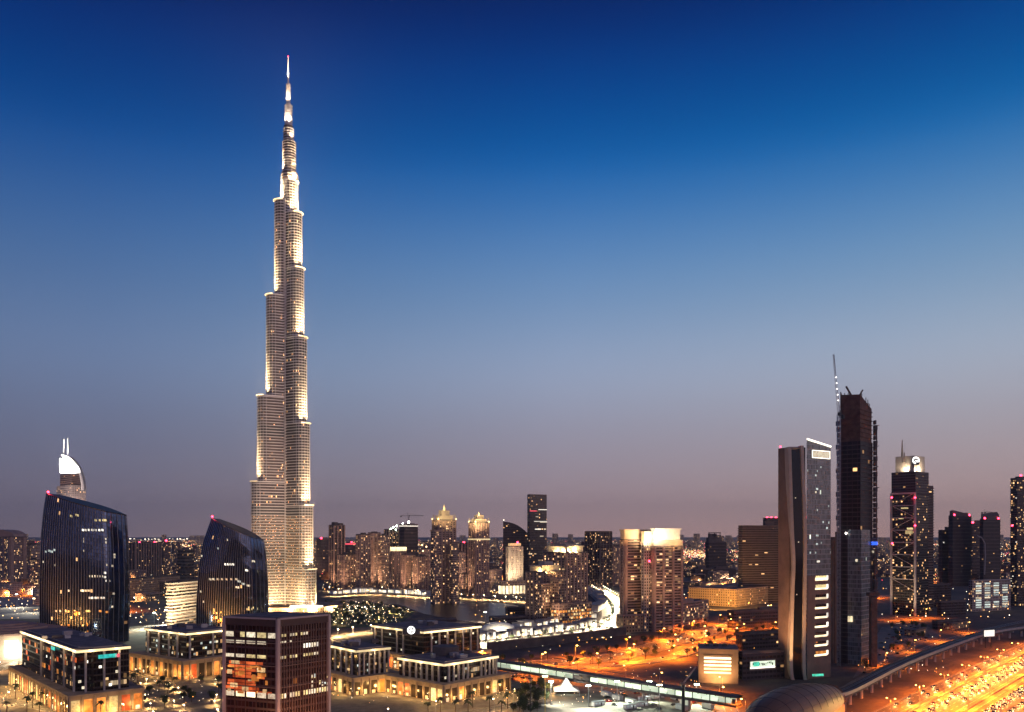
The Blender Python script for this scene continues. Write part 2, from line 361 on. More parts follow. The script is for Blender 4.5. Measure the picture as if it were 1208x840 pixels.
def lit_windows(root, poly, spec, z0, z1, ch, cw, n, mats, hh=.55, ww=.75, seed=1, proud=.12):
    r = random.Random(seed); used = set(); k = 0; tries = 0
    while k < n and tries < n*8:
        tries += 1; e = r.choice(spec); l = along(poly, e, 0)[3]; nu = int(l//cw); nv = int((z1-z0)//ch)
        if nu < 1 or nv < 1: continue
        i, j = r.randrange(nu), r.randrange(nv)
        if (e, i, j) in used: continue
        used.add((e, i, j))
        if window(root, poly, e, i*cw+cw*(1-ww)/2, z0+j*ch+ch*(1-hh)/2, cw*ww, ch*hh, r.choice(mats), proud): k += 1

def win_px(root, poly, e, px, py, w, h, mat, proud=.3, name='window'):
    a, d, n, l = along(poly, e, 0); k = (px-CX)/F; den = d.x-k*d.y
    u = min(max((k*a.y-a.x)/den-w/2, 0), l-w) if abs(den) > 1e-6 else 0
    y = (a+d*u).y
    return window(root, poly, e, u, ZT(py, y)-h/2, w, h, mat, proud, name)

# ------------------------------------------------------------------ ground, water, roads
g = MB(); g.face([(-40000, -3000, 0), (40000, -3000, 0), (40000, 60000, 0), (-40000, 60000, 0)]); struct('ground', g, 'sand')
def spline(pts, n=10):
    pts = [Vector(p) for p in pts]; out = []
    for i in range(len(pts)-1):
        p0, p1, p2, p3 = pts[max(i-1, 0)], pts[i], pts[i+1], pts[min(i+2, len(pts)-1)]
        for k in range(n):
            t = k/n
            out.append(.5*((2*p1)+(p2-p0)*t+(2*p0-5*p1+4*p2-p3)*t*t+(3*p1-p0-3*p2+p3)*t**3))
    return out+[pts[-1]]
def norms(c):
    o = []
    for i in range(len(c)):
        d = (c[min(i+1, len(c)-1)]-c[max(i-1, 0)]); d = Vector((d.x, d.y)).normalized(); o.append(Vector((d.y, -d.x, 0)))
    return o
def ribbon(mb, c, w0, w1, z, m=0, h=0.0):
    ns = norms(c)
    for i in range(len(c)-1):
        a0, a1, b0, b1 = c[i]+ns[i]*w0, c[i]+ns[i]*w1, c[i+1]+ns[i+1]*w0, c[i+1]+ns[i+1]*w1
        zz = lambda p, q: (p.x, p.y, q.z+z)
        mb.face([zz(a0, c[i]), zz(a1, c[i]), zz(b1, c[i+1]), zz(b0, c[i+1])], m)
        if h:
            d = lambda p, q: (p.x, p.y, q.z+z-h)
            mb.face([d(a0, c[i]), zz(a0, c[i]), zz(b0, c[i+1]), d(b0, c[i+1])], m); mb.face([zz(a1, c[i]), d(a1, c[i]), d(b1, c[i+1]), zz(b1, c[i+1])], m)
            mb.face([d(a1, c[i]), d(a0, c[i]), d(b0, c[i+1]), d(b1, c[i+1])], m)
def walk(c, step, start=0.0):
    """points at even steps along a polyline, with the direction there"""
    out = []; acc = -start; 
    for i in range(len(c)-1):
        d = c[i+1]-c[i]; l = d.length
        while acc <= l:
            if acc >= 0: out.append((c[i]+d*(acc/l), d.normalized()))
            acc += step
        acc -= l
    return out
def road(name, c, w, z=.02, lanes=3, kerb=True, surf='road_surface'):
    mb = MB(); ribbon(mb, c, -w/2, w/2, z); struct(name, mb, surf)
    if kerb:
        kb = MB(); ribbon(kb, c, -w/2-.35, -w/2, .14, 0, .14); ribbon(kb, c, w/2, w/2+.35, .14, 0, .14); struct('kerb', kb, 'concrete')
    mk = MB()
    for k in range(1, lanes):
        o = -w/2+w*k/lanes
        for p, d in walk(c, 12):
            n = Vector((d.y, -d.x, 0)); a = p+n*o; b = a+d*5
            mk.face([(a.x-n.x*.12, a.y-n.y*.12, z+.004), (a.x+n.x*.12, a.y+n.y*.12, z+.004), (b.x+n.x*.12, b.y+n.y*.12, z+.004), (b.x-n.x*.12, b.y-n.y*.12, z+.004)])
    for o in (-w/2+.5, w/2-.5): ribbon(mk, c, o-.1, o+.1, z+.004)
    struct('lane_markings', mk, 'white_paint')
HU, HN, HO = Vector((.660, .751, 0)), Vector((.751, -.660, 0)), Vector((262, 541, 0))
def hw(t, s, z=0): return HO+HU*t+HN*s+Vector((0, 0, z))
hwc = [hw(t, 0) for t in (-260, -60, 140, 340, 540, 800)]
for o, w in ((-16, 13), (6, 22), (39, 30), (70, 20)):
    road('highway', [p+HN*o for p in hwc], w, .02, lanes=max(2, int(w//4)))
g = MB(); ribbon(g, hwc, -24, 82, .008); struct('highway_verge', g, 'paving')
RA = spline([G(540, 792), G(600, 785), G(650, 783), G(715, 777), G(765, 766), G(812, 752), G(870, 736), G(925, 724), G(990, 711), G(1040, 702)])
RB = spline([G(600, 793), G(690, 787), G(760, 781), G(800, 773), G(850, 756), G(930, 742), G(985, 731)])
road('city_road', RA, 30, .02, 6); road('feeder_road', RB, 17, .03, 4)
RC = spline([G(585, 806), G(650, 799), G(720, 803), G(800, 815), G(850, 822), (130, 480, 0)]); road('yard_road', RC, 9, .034, 2)
BL = spline([G(455, 780), G(500, 771), G(560, 763), G(625, 756), G(690, 749), G(728, 738), G(735, 724), G(722, 708), G(705, 696), G(690, 686)])
road('boulevard', BL, 20, .024, 4, surf='paving')
g = MB(); ribbon(g, BL, -30, 34, .010); struct('boulevard_court', g, 'court_stone')
RD = spline([(-520, 560, 0), (-420, 590, 0), (-345, 575, 0), (-250, 520, 0), (-160, 500, 0), (-60, 520, 0), (0, 560, 0), (30, 620, 0)]); road('plaza_road', RD, 12, .02, 3)
RG = spline([G(1080, 694), G(1130, 682), G(1170, 678), G(1235, 676)]); road('expressway', RG, 34, .02, 6)
RH = spline([(200, 520, 0), G(1000, 812), G(1050, 787), G(1105, 760), G(1150, 746), G(1230, 728)]); road('service_lane', RH, 8, .02, 2)
RI = spline([G(790, 712), G(850, 702), G(920, 696)]); road('back_street', RI, 24, .02, 2)
g = MB(); g.face([(p.x, p.y, .012) for p in (G(150, 745), G(236, 745), G(232, 722), G(158, 722))]); struct('green_lit_yard', g, 'yard_surface')
g = MB(); g.face([(p.x, p.y, .010) for p in (G(-30, 730), G(48, 730), G(48, 700), G(-30, 700))]); struct('parking_ground', g, 'court_stone')
g = MB(); g.face([(p.x, p.y, .009) for p in (G(1006, 800), G(1110, 750), G(1090, 735), G(1040, 740))]); struct('parking_ground', g, 'paving')
RJ = spline([G(372, 757), G(410, 749), G(450, 745.5), G(500, 749), G(548, 757)]); road('garden_road', RJ, 11, .022, 2)
RE = spline([G(-30, 800), G(30, 778), G(60, 766), G(160, 742), G(210, 735)]); road('mall_road', RE, 12, .026, 3)
RF = spline([G(150, 724), G(60, 706), G(-40, 700)]); road('far_road', RF, 26, .02, 4)
g = MB(); g.face([G(586, 806), G(560, 860), G(880, 860), G(846, 812), G(760, 800), G(660, 795)][::1]); g.f = [tuple(f) for f in g.f]; g.v = [(x, y, .012) for x, y, z in g.v]; struct('yard', g, 'yard_surface')
lake = [G(392, 709), G(470, 713), G(500, 724), G(560, 735), G(622, 729), G(630, 720), G(600, 712), G(520, 708), G(440, 703)]
g = MB(); g.face([(p.x, p.y, .01) for p in lake]); struct('lake_water', g, 'lake_water')
g = MB(); ribbon(g, spline([G(386, 703.5), G(440, 700.5), G(500, 704), G(560, 706), G(640, 712), G(660, 724)]), -7, 7, .05); struct('promenade_path', g, 'paving')
g = MB(); g.face([(p.x, p.y, .014) for p in (G(392, 742), G(470, 738), G(490, 722), G(440, 712), G(385, 713), G(378, 730))]); struct('garden_ground', g, 'lawn')
g = MB(); g.face([(p.x, p.y, .014) for p in (G(-20, 860), G(262, 860), G(262, 800), G(150, 795), G(-20, 800))]); struct('plaza_ground', g, 'paving')
g = MB(); g.face([(p.x, p.y, .006) for p in (G(380, 860), G(600, 860), G(595, 806), G(470, 812), G(390, 812))]); struct('office_forecourt', g, 'paving')

# ------------------------------------------------------------------ the tall stepped tower
BX, BY = (340-CX)*1.27, 1270.0
bc = Vector((BX, BY, 0))
burj = thing('skyscraper', 'immensely tall floodlit tower stepping up to a needle spire', 'skyscraper', bc)
def wing_poly(th, L, w=11.0):
    c, s = math.cos(th), math.sin(th); pts = [(0, -w)]
    for k in range(9):
        a = -math.pi/2+math.pi*k/8; pts.append((max(L-w, 0)+w*math.cos(a), w*math.sin(a)))
    pts.append((0, w))
    return [(BX+x*c-y*s, BY+x*s+y*c) for x, y in pts]
WINGS = [(R(207), [(191, 53.5), (318, 44.6), (468, 31.8), (610, 19.8)]), (R(327), [(62, 53), (156, 46.5), (277, 40), (405, 34), (508, 28), (591, 24), (640, 14.6)]),
         (R(87), [(110, 58), (230, 49), (355, 38), (520, 26), (625, 16)])]
ledges = []
for th, tiers in WINGS:
    mb = MB(); z0 = 0; 
    for i, (z1, L) in enumerate(tiers):
        pl = wing_poly(th, L); gm = 2 if z0 < 150 else 0
        zs = min(z1, 150) if z0 < 150 else z1
        mb.prism(pl, z0, zs, gm, 1)
        if zs < z1: mb.prism(pl, zs, z1, 0, 1)
        so = off(pl, .7); z = z0+3.2
        while z < z1-1:
            mech = any(abs(z-q) < 7 for q in (150, 268, 392, 500, 600)) 
            if mech: mb.prism(off(pl, .35), z-3.1, z, 3, 3)
            mb.prism(so, z, z+1.0, 1, 1); z += 4.2
        mb.prism(off(pl, .9), z1-.5, z1+1.2, 1, 1)
        for q in range(1, 10):                                  # bright fins running up the curved nose
            p = pl[q]; c0 = Vector(pl[5]); mb.bar((p[0]+(p[0]-BX)*.02, p[1]+(p[1]-BY)*.02, z0), (p[0]+(p[0]-BX)*.02, p[1]+(p[1]-BY)*.02, z1), .35, 1)
        nxt = tiers[i+1][1] if i+1 < len(tiers) else 8
        ledges.append((th, z1, L, nxt)); z0 = z1
    mb.build('wing', ['stepped_glass', 'steel', 'stepped_low_glass', 'dark_metal'], burj)
core = MB(); hexa = [(BX+14*math.cos(R(27+30*k)), BY+14*math.sin(R(27+30*k))) for k in range(12)]
core.prism(hexa, 0, 612, 0, 1); z = 3
while z < 611: core.prism(off(hexa, .6), z, z+1.0, 1, 1); z += 4.2
for k in range(12): core.bar((*off(hexa, .7)[k], 0), (*off(hexa, .7)[k], 612), 1.0, 1)
core.build('core', ['stepped_glass', 'steel'], burj)
for z0, z1, r0, r1, dx in ((612, 654, 12.3, 12.3, 2), (654, 702, 9.8, 9.4, 1.5), (702, 725, 7.6, 7.2, .5), (725, 757, 5.4, 5.0, .5), (757, 790, 3.0, 2.0, 0), (790, 829, 1.3, .8, 0)):
    mb = MB(); mb.tube((BX+dx, BY, z0), (BX+dx, BY, z1), r0, r1, 12, 0)
    z = z0+2
    while z < z1-1 and r0 > 2: mb.tube((BX+dx, BY, z), (BX+dx, BY, z+1.1), r0+.6, r0+.5, 12, 1); z += 4
    mb.build('spire_section', ['stepped_glass' if r0 > 6 else 'white_paint', 'steel'], burj)
beacon(burj, (BX, BY, 830), .8, 0)
lt = MB()
WL = (1, .70, .36)
for th, z1, L, nxt in ledges:
    c, s = math.cos(th), math.sin(th)
    if math.sin(th) > .5: continue
    lp = wing_poly(th, L+1.9, 12.9); lp2 = wing_poly(th, L+1.0, 12.0)
    m_ = MB()
    for q in range(3, 8): m_.bar((*lp[q], z1+1.2), (*lp[q+1], z1+1.2), .9, 0)
    m_.build('ledge_light', 'led_warm', burj)
    pp = .5 if L > 25 else .35
    hgt = 95 if z1 < 600 else 55
    for dy, d in ((-7, 4), (0, 9), (7, 4)):
        b = bc+Vector((c*(nxt+d)-s*dy, s*(nxt+d)+c*dy, z1+2.2))
        t = bc+Vector((c*(nxt-2)-s*dy, s*(nxt-2)+c*dy, z1+hgt*.55))
        light('floodlight', 'SPOT', bc+Vector((c*(nxt+d+7)-s*dy, s*(nxt+d+7)+c*dy, z1+2.2)), 9e5 if z1 < 600 else 2e5, WL, burj, .8, bc+Vector((c*nxt, s*nxt, z1+hgt*1.1)), 60, 1.0)
        light('floodlight', 'SPOT', b, 4.5e5 if z1 < 600 else 3.2e5, WL, burj, .8, t, 84, 1.0)
for k, (dx, z, e) in enumerate(((-14, 613, 1.3e5), (13, 642, 1.4e5), (-11, 655, 1.0e5), (11, 702, 8e4), (-8, 726, 5e4), (6, 757, 9e4), (-5, 757, 8e4), (4, 727, 9e4), (3, 791, 5e4), (-3, 791, 5e4))):
    light('floodlight', 'SPOT', bc+Vector((dx, -9, z)), e*3.0, (1, .78, .52), burj, .5, bc+Vector((dx*.25, -2, z+26)), 70, .8)
for k in range(9):                                              # ground floods round the foot
    a = R(190+k*20); b = bc+Vector((math.cos(a)*74, math.sin(a)*60, 6))
    light('floodlight', 'SPOT', b, 1.7e6, (1, .60, .28), burj, 1.0, bc+Vector((math.cos(a)*26, math.sin(a)*26, 120)), 90, .9)
for dx, e in ((-150, 8e5), (-50, 7e5), (60, 1.3e6), (170, 2.4e6)):      # added wide floods, a warm wash in place of city glow
    light('floodlight', 'SPOT', bc+Vector((dx, -150, 8)), e, (1, .66, .42), burj, 1.5, bc+Vector((dx*.1, 0, 280)), 70, .9)  # added wash in place of city glow
for k in range(6):
    a = R(205+k*26); b = bc+Vector((math.cos(a)*92, math.sin(a)*78, 8))
    light('floodlight', 'SPOT', b, 3.2e5, (1, .68, .34), burj, 1.0, bc+Vector((math.cos(a)*34, math.sin(a)*34, 26)), 120, .9)
pod = MB(); pod.prism([(BX+82*math.cos(R(k*20)), BY+62*math.sin(R(k*20))) for k in range(18)], 0, 9, 0, 1)
pod.build('podium', ['low_amber', 'roof_deck'], burj)
can = MB(); can.prism([(BX+40+24*math.cos(R(k*20)), BY-52+14*math.sin(R(k*20))) for k in range(18)], 10, 11.2, 0); can.build('entrance_canopy', 'led_white', burj)

# ------------------------------------------------------------------ generic tower builder
def tower(name, label, cat, poly, z1, mat, z0=0.0, group=None, slab=None, piers=None, roof='roof_deck', trim='dark_concrete', plant=((0, 0, .45, .45, 4),), beacons=(), be=900, parapet=1.4):
    root = thing(name, label, cat, (*cen(poly)[:2], z0), group)
    mats = [mat]; mb = MB(); mb.prism(poly, z0, z1, 0, -1)
    if slab:
        fh, sm, pr, th = slab; mats.append(sm); so = off(poly, pr); z = z0+fh
        while z < z1-.5: mb.prism(so, z-th, z, len(mats)-1); z += fh
    if piers:
        sp, wd, pr, pm, edges = piers; mats.append(pm)
        for e in edges:
            l = along(poly, e, 0)[3]; n = max(1, round(l/sp))
            for k in range(n+1):
                c, d, nn, _ = along(poly, e, min(max(l*k/n, wd/2), l-wd/2))
                mb.box((c.x+nn.x*pr/2, c.y+nn.y*pr/2, (z0+z1)/2), (wd, pr, z1-z0), math.atan2(d.y, d.x), len(mats)-1)
    mb.build('facade', mats, root)
    rf = MB(); rf.prism(off(poly, .3), z1, z1+.5, 0)
    for e in range(len(poly)):
        c, d, nn, l = along(poly, e, 0); m_ = c+d*l/2-nn*.25
        rf.box((m_.x, m_.y, z1+.5+parapet/2), (l-.4, .5, parapet), math.atan2(d.y, d.x), 1)
    rfo = rf.build('roof', [roof, trim], root)
    c = cen(poly); e1 = Vector((poly[1][0]-poly[0][0], poly[1][1]-poly[0][1])); e2 = Vector((poly[-1][0]-poly[0][0], poly[-1][1]-poly[0][1]))
    for fx, fy, w, d, h in plant:
        p = c.xy+e1*fx+e2*fy; MB().box((p.x, p.y, z1+.5+h/2), (e1.length*w, e2.length*d, h), math.atan2(e1.y, e1.x)).build('roof_plant', trim, rfo)
    for fx, fy, dz in beacons:
        p = c.xy+e1*fx+e2*fy; beacon(root, (p.x, p.y, z1+dz), 1.15*max(1, c.y/900), be)
    return root
def band(root, poly, z0, z1, mat, d=.5, name='light_band'): return MB().prism(off(poly, d), z0, z1, 0).build(name, mat, root)
def uplight(root, p, e, col, aim, cone=100, size=.8): return light('floodlight', 'SPOT', p, e, col, root, size, aim, cone, .8)

# ------------------------------------------------------------------ two dark curved glass towers
def sail(label, L, Rt, zl, zr, Y, depth, bulge, fins, lit, red, amber):
    """L, Rt: functions t -> x of the left/right edge at height fraction t; sloping top from zl to zr"""
    base = Vector(((L(0)+Rt(0))/2, Y, 0)); root = thing('curved_tower', label, 'office tower', base)
    NS, NT = 30, 36
    def pt(s, t, o=0.0):
        x = L(t)+(Rt(t)-L(t))*s; y = Y-bulge*math.sin(math.pi*min(1, s/.86))*(1 if s < .86 else 1)
        if s > .86: y = Y+(s-.86)/.14*depth*.55
        z = t*(zl+(zr-zl)*s); return Vector((x, y-o, z))
    mb = MB()
    for i in range(NS):
        for j in range(NT):
            s0, s1, t0, t1 = i/NS, (i+1)/NS, j/NT, (j+1)/NT; w = Rt(0)-L(0); h = (zl+zr)/2
            mb.face([pt(s0, t0), pt(s1, t0), pt(s1, t1), pt(s0, t1)], 0, [(s0*w, t0*h), (s1*w, t0*h), (s1*w, t1*h), (s0*w, t1*h)])
    bk = lambda s, t: Vector((L(t)+(Rt(t)-L(t))*s, Y+depth*(.55+.45*math.sin(math.pi*s)), t*(zl+(zr-zl)*s)))
    for j in range(NT):
        t0, t1 = j/NT, (j+1)/NT
        for i in range(8): mb.face([bk((i+1)/8, t0), bk(i/8, t0), bk(i/8, t1), bk((i+1)/8, t1)], 0)
        mb.face([bk(0, t0), pt(0, t0), pt(0, t1), bk(0, t1)], 0)
    mb.build('curtain_wall', 'sail_glass', root, True)
    rf = MB()
    top = [pt(i/NS, 1) for i in range(NS+1)]+[bk(1-i/8, 1) for i in range(9)]; rf.face(top, 0)
    for i in range(NS): rf.bar(pt(i/NS, 1, .3), pt((i+1)/NS, 1, .3), .55, 0)
    rf.build('sloping_roof', 'dark_metal', root)
    fn = MB()
    for k in range(fins+1):
        s = .004+.99*k/fins
        for j in range(0, NT, 2):
            if s > .86: a, b = pt(s, j/NT)+Vector((.4, 0, 0)), pt(s, (j+2)/NT)+Vector((.4, 0, 0))
            else: a, b = pt(s, j/NT, .45), pt(s, (j+2)/NT, .45)
            fn.tube(a, b, .26, .26, 4, 0, False)
    fn.build('fin_screen', 'fin_metal', root)
    for px, py, w, mat in lit:                                      # lit rooms, each placed on the curved wall
        z = ZT(py, Y-bulge*.7); x = (px-CX)*(Y-bulge*.7)/F
        for it in range(4):
            hh = zl+(zr-zl)*.5; s = .5; t = .5
            for _ in range(12):
                t = z/(zl+(zr-zl)*s); s = (x-L(t))/(Rt(t)-L(t))
            q = pt(min(max(s, 0), 1), t); x = (px-CX)*q.y/F; z = ZT(py, q.y)
        mb = MB(); a, b = pt(max(s-w/2, .005), t, .2), pt(min(s+w/2, .995), t, .2); dz = Vector((0, 0, 2.1)); n = Vector((0, .1, 0))
        mb.face([a, b, b+dz, a+dz], 0); mb.face([b+n, a+n, a+dz+n, b+dz+n], 0); mb.face([a+dz, b+dz, b+dz+n, a+dz+n], 0); mb.face([b, a, a+n, b+n], 0)
        mb.build('window', mat, root)
    for fx in (.36, .5, .62): q = pt(fx, 0); light('floodlight', 'SPOT', (q.x, q.y-9, 14), 1.9e5, (1, .42, .09), root, .8, (q.x, q.y, 44), 95, .9)  # amber uplights added to bring the orange reflection to the lower wall
    beacon(root, red, 1.1, 9000)
    if amber:
        r = random.Random(amber[4])
        for k in range(amber[5]):  # glowing amber panes put in for the orange reflection low on the glass
            s = r.uniform(amber[0], amber[1]); t = amber[2]+(amber[3]-amber[2])*r.random()**1.8
            w = r.uniform(.008, .03); mb = MB(); a, b = pt(s-w/2, t, .15), pt(s+w/2, t, .15); dz = Vector((0, 0, r.uniform(1.2, 3.2)))
            mb.face([a, b, b+dz, a+dz]); n = Vector((0, .08, 0)); mb.face([b+n, a+n, a+dz+n, b+dz+n])
            mb.build('window', r.choice(['amber_glow', 'amber_glow', 'room_warm', 'room_yellow']), root)  # panes stand in for the orange reflection, not lit rooms
    return root
def lerpk(keys, k=1.0):
    def f(t):
        for (t0, x0), (t1, x1) in zip(keys, keys[1:]):
            if t <= t1: u = (t-t0)/(t1-t0); return x0+(x1-x0)*u
        return keys[-1][1]
    return f
YA = 880.0
def xs(keys, Y): return lerpk([(t, (px-CX)*Y/F) for t, px in keys])
rowA = [(84, 610, .03, 'room_yellow'), (91, 609, .04, 'room_yellow')]+[(x, 615, .025, 'room_yellow') for x in (113, 118, 122, 127, 131, 135)]+[(x, 626.5, .025, 'room_white') for x in (98, 101, 105, 109, 113, 117, 121)]
rowA += [(x, y, .012, 'room_pale') for x, y in ((99, 637), (99, 640), (133, 637), (134, 641), (99, 651), (133, 667), (144, 655), (144, 658), (143, 668), (144, 700), (143, 715), (51, 664), (65, 668))]
rowA += [(x, y, .03, 'room_cool') for x, y in ((54, 652), (58, 651), (61, 652), (64, 650))]+[(x, 681, .012, 'room_pale') for x in (106, 109, 112, 115, 118, 121)]+[(124, 677, .022, 'room_white'), (124, 682, .022, 'room_white'), (131, 686, .04, 'room_white')]
rowA += [(x, 698, .035, 'room_bright') for x in (97, 101, 105)]+[(x, 706.5, .022, 'room_white') for x in (106, 109, 113, 116, 120, 123)]+[(66, 722, .03, 'room_pale'), (71, 722, .02, 'room_pale'), (81, 698, .02, 'room_pale'), (104, 722, .05, 'room_yellow'), (118, 722, .03, 'amber_glow'), (133, 722, .03, 'amber_glow')]
sail('tall dark curved glass tower with a sloping top, behind the office block with turquoise signs', xs([(0, 47), (.35, 46.5), (.7, 48), (.88, 51), (1, 54.5)], YA), xs([(0, 152), (.4, 153.5), (.75, 152), (1, 149.5)], YA+25),
     ZT(582, YA), ZT(607, YA), YA, 46, 7, 30, rowA, P(57, 580.5, YA), (.3, .64, .03, .24, 3, 40))
YB = 900.0
rowB = [(x, 667, .03, 'room_white') for x in (266, 269, 272, 275)]+[(x, 684.5, .04, 'room_pale') for x in (248, 252, 257, 262, 267, 273, 279)]+[(291, 674, .04, 'room_white'), (303, 663, .03, 'room_pale'), (257, 648, .03, 'room_cool'), (268, 638, .02, 'room_pale'), (238, 657, .03, 'room_pale'), (237, 699, .03, 'room_pale'), (240, 711, .02, 'room_pale'),
        (282, 687, .05, 'room_cool'), (287, 690, .05, 'room_cool'), (293, 692, .05, 'room_pale'), (280, 694, .05, 'room_pale'), (296, 718, .07, 'room_yellow'), (302, 719, .06, 'room_yellow'), (293, 720, .05, 'room_yellow')]
sail('shorter dark curved glass tower with a sloping top, beside the foot of the tallest tower', xs([(0, 231.5), (.3, 231.5), (.6, 234.5), (.8, 239), (1, 249.5)], YB), xs([(0, 317), (.4, 317), (.7, 315.5), (.9, 313.5), (1, 311)], YB+24),
     ZT(611.5, YB), ZT(637, YB), YB, 44, 7, 28, rowB, P(250.5, 609.5, YB), (.26, .5, .05, .27, 5, 34))

# ------------------------------------------------------------------ office blocks round the plaza
def office(label, poly, zr, zp, pil, lit=26, seed=1, signs=(), drum=None, chamfer=0.0, pod_off=7.0, glow='room_yellow', strips=(0, 3), rooms=('room_warm', 'room_pale', 'room_cool'), pod_edges=(0, 3), stair=None, amber=0):
    """zr roof, zp top of the podium; pil = {edge: [positions of pilasters as fraction]}"""
    root = thing('office_block', label, 'office block', (*cen(poly)[:2], 0))
    body = poly
    if chamfer:                                                 # cut the near corner
        n, r, b, l = (Vector(p) for p in poly)
        body = [tuple(n+(l-n).normalized()*chamfer), tuple(n+(r-n).normalized()*chamfer), tuple(r), tuple(b), tuple(l)]
    MB().prism(body, zp, zr-1.6, 0, -1).build('glass_body', 'office_glass', root)
    for e, fr in pil.items():
        for f in fr:
            c, d, n, l = along(poly, e, f*along(poly, e, 0)[3])
            MB().box((c.x+n.x*.5, c.y+n.y*.5, (zp+zr-2)/2), (1.15, 1.3, zr-2-zp), math.atan2(d.y, d.x)).build('pilaster', 'grey_stone', root)
    for e in strips:
        c, d, n, l = along(poly, e, 0); m_ = c+d*l/2
        MB().box((m_.x+n.x*1.1, m_.y+n.y*1.1, zr-.9), (l+1.6, .5, 1.5), math.atan2(d.y, d.x)).build('light_strip', 'led_warm', root)
        for k in range(max(1, int(l//14))):
            q = c+d*(l*(k+.5)/max(1, int(l//14)))+n*3.2
            light('cornice_lamp', 'POINT', (q.x, q.y, zr-1.2), 1200, (1, .75, .4), root, .8)
    mb = MB(); mb.prism(off(body, .9), zr-1.7, zr, 0, 1); mb.prism(off(body, -3), zr, zr+.9, 0, 1); rfo = mb.build('roof', ['cream_stone', 'roof_deck'], root)
    c = cen(poly)
    if drum:
        q = c.xy+Vector(drum[:2]); MB().prism([(q.x+drum[2]*math.cos(k*math.tau/20), q.y+drum[2]*math.sin(k*math.tau/20)) for k in range(20)], zr+.9, zr+.9+drum[3], 0).build('roof_drum', 'dark_concrete', rfo)
    rr = random.Random(seed)
    for k in range(9):
        q = c.xy+Vector((rr.uniform(-13, 13), rr.uniform(-13, 13))); h_ = rr.uniform(1, 3.2)
        MB().box((q.x, q.y, zr+.9+h_/2), (rr.uniform(1.5, 7), rr.uniform(1.5, 4), h_), .78 if k % 2 else .5).build('roof_plant', ('dark_concrete', 'grey_stone', 'satin_metal')[k % 3], rfo)
    lit_windows(root, poly, (0, 3) if not chamfer else (0, 3), zp+1, zr-3, 4.0, 2.0, lit, list(rooms), .42, .85, seed)
    if amber: lit_windows(root, poly, (3,), zp+6, zr-3, 4.0, 4.2, amber, ['red_glow', 'red_glow', 'amber_glow'], .75, .95, seed+5, .09)
    pp = off(poly, pod_off)
    pm = MB(); pm.prism(pp, 0, zp, 0, -1); pm.prism(off(pp, .5), zp-1.1, zp, 1, 2); pdo = pm.build('podium', ['podium_stone', 'podium_stone', 'roof_deck'], root)
    for e in pod_edges:
        c, d, n, l = along(pp, e, 0); k = max(2, int(l//6.5)); w = l/k
        for i in range(k):
            win_ = window(pdo, pp, e, i*w+w*.16, .6, w*.68, (zp-3.0)*.92, rr.choice(['dark_glazing', glow, 'dark_glazing', 'amber_glow', 'dark_glazing', 'red_glow', glow]), .1, 'shop_window')
            if rr.random() < .6: window(pdo, pp, e, i*w+w*rr.uniform(.2, .35), .8, w*rr.uniform(.3, .45), rr.uniform(1.8, 3.4), rr.choice(['room_yellow', 'room_warm', 'room_pale']), .16, 'shop_window')
        for i in range(k+1):
            q = c+d*min(max(w*i, .5), l-.5); MB().box((q.x+n.x*.3, q.y+n.y*.3, zp/2-.6), (.9, .7, zp-1.25), math.atan2(d.y, d.x)).build('podium_pier', 'podium_stone', pdo)
        for i in range(max(2, int(l//12))):
            q = c+d*(l*(i+.5)/max(2, int(l//12)))+n*4
            light('arcade_lamp', 'POINT', (q.x, q.y, 4.5), 2600, (1, .56, .17), root, .6)
    for e, f, w, h, z, mat in signs:
        l = along(poly, e, 0)[3]; c, d, n, _ = along(poly, e, f*l)
        MB().box((c.x+n.x*1.5, c.y+n.y*1.5, z), (w, .35, h), math.atan2(d.y, d.x)).build('sign', mat, root)
    return root
# brown glass block, nearest of all
fp = [(-118.7, 430), (-98.2, 454), (-129, 466.5), (-149.8, 442)]
fr = thing('office_block', 'nearest brown glass office block with a dark flat roof and pale corner columns', 'office block', (*cen(fp)[:2], 0))
Z = 70.0
mb = MB(); mb.prism(fp, 0, Z-4.2, 0, -1); mb.build('glass_body', 'brown_glass', fr)
for e in range(4):
    c, d, n, l = along(fp, e, 0); q = c
    MB().box((q.x, q.y, Z/2), (1.7, 1.7, Z), math.atan2(d.y, d.x)).build('corner_column', 'column_stone', fr)
mb = MB(); mb.prism(off(fp, .5), Z-4.2, Z-.3, 0, -1); mb.prism(off(fp, .7), Z-.5, Z+.2, 1, 1)
mb.build('parapet', ['brown_dark', 'brown_dark'], fr)
mb = MB(); mb.prism(off(fp, -1.0), Z+.2, Z+.5, 0); mb.build('roof', 'roof_deck', fr)
for e, p, q in ((3, 0, 1), (0, 0, 1)):
    c, d, n, l = along(fp, e, 0); m_ = c+d*l/2
    MB().box((m_.x+n.x*.75, m_.y+n.y*.75, Z-.25), (l-1.8, .3, .9), math.atan2(d.y, d.x)).build('roof_edge', 'column_stone', fr)
fm = MB(); c, d, n, l = along(fp, 0, 0)
for k in range(1, 19):
    q = c+d*(l*k/19); fm.box((q.x+n.x*.25, q.y+n.y*.25, (Z-4.2)/2), (.28, .5, Z-4.4), math.atan2(d.y, d.x))
fm.build('fin_screen', 'brown_concrete', fr)
fm = MB(); c, d, n, l = along(fp, 3, 0)
for k in range(1, 5):
    q = c+d*(l*k/5); fm.box((q.x+n.x*.1, q.y+n.y*.1, (Z-4.2)/2), (.35, .3, Z-4.4), math.atan2(d.y, d.x))
fm.build('mullion', 'brown_dark', fr)
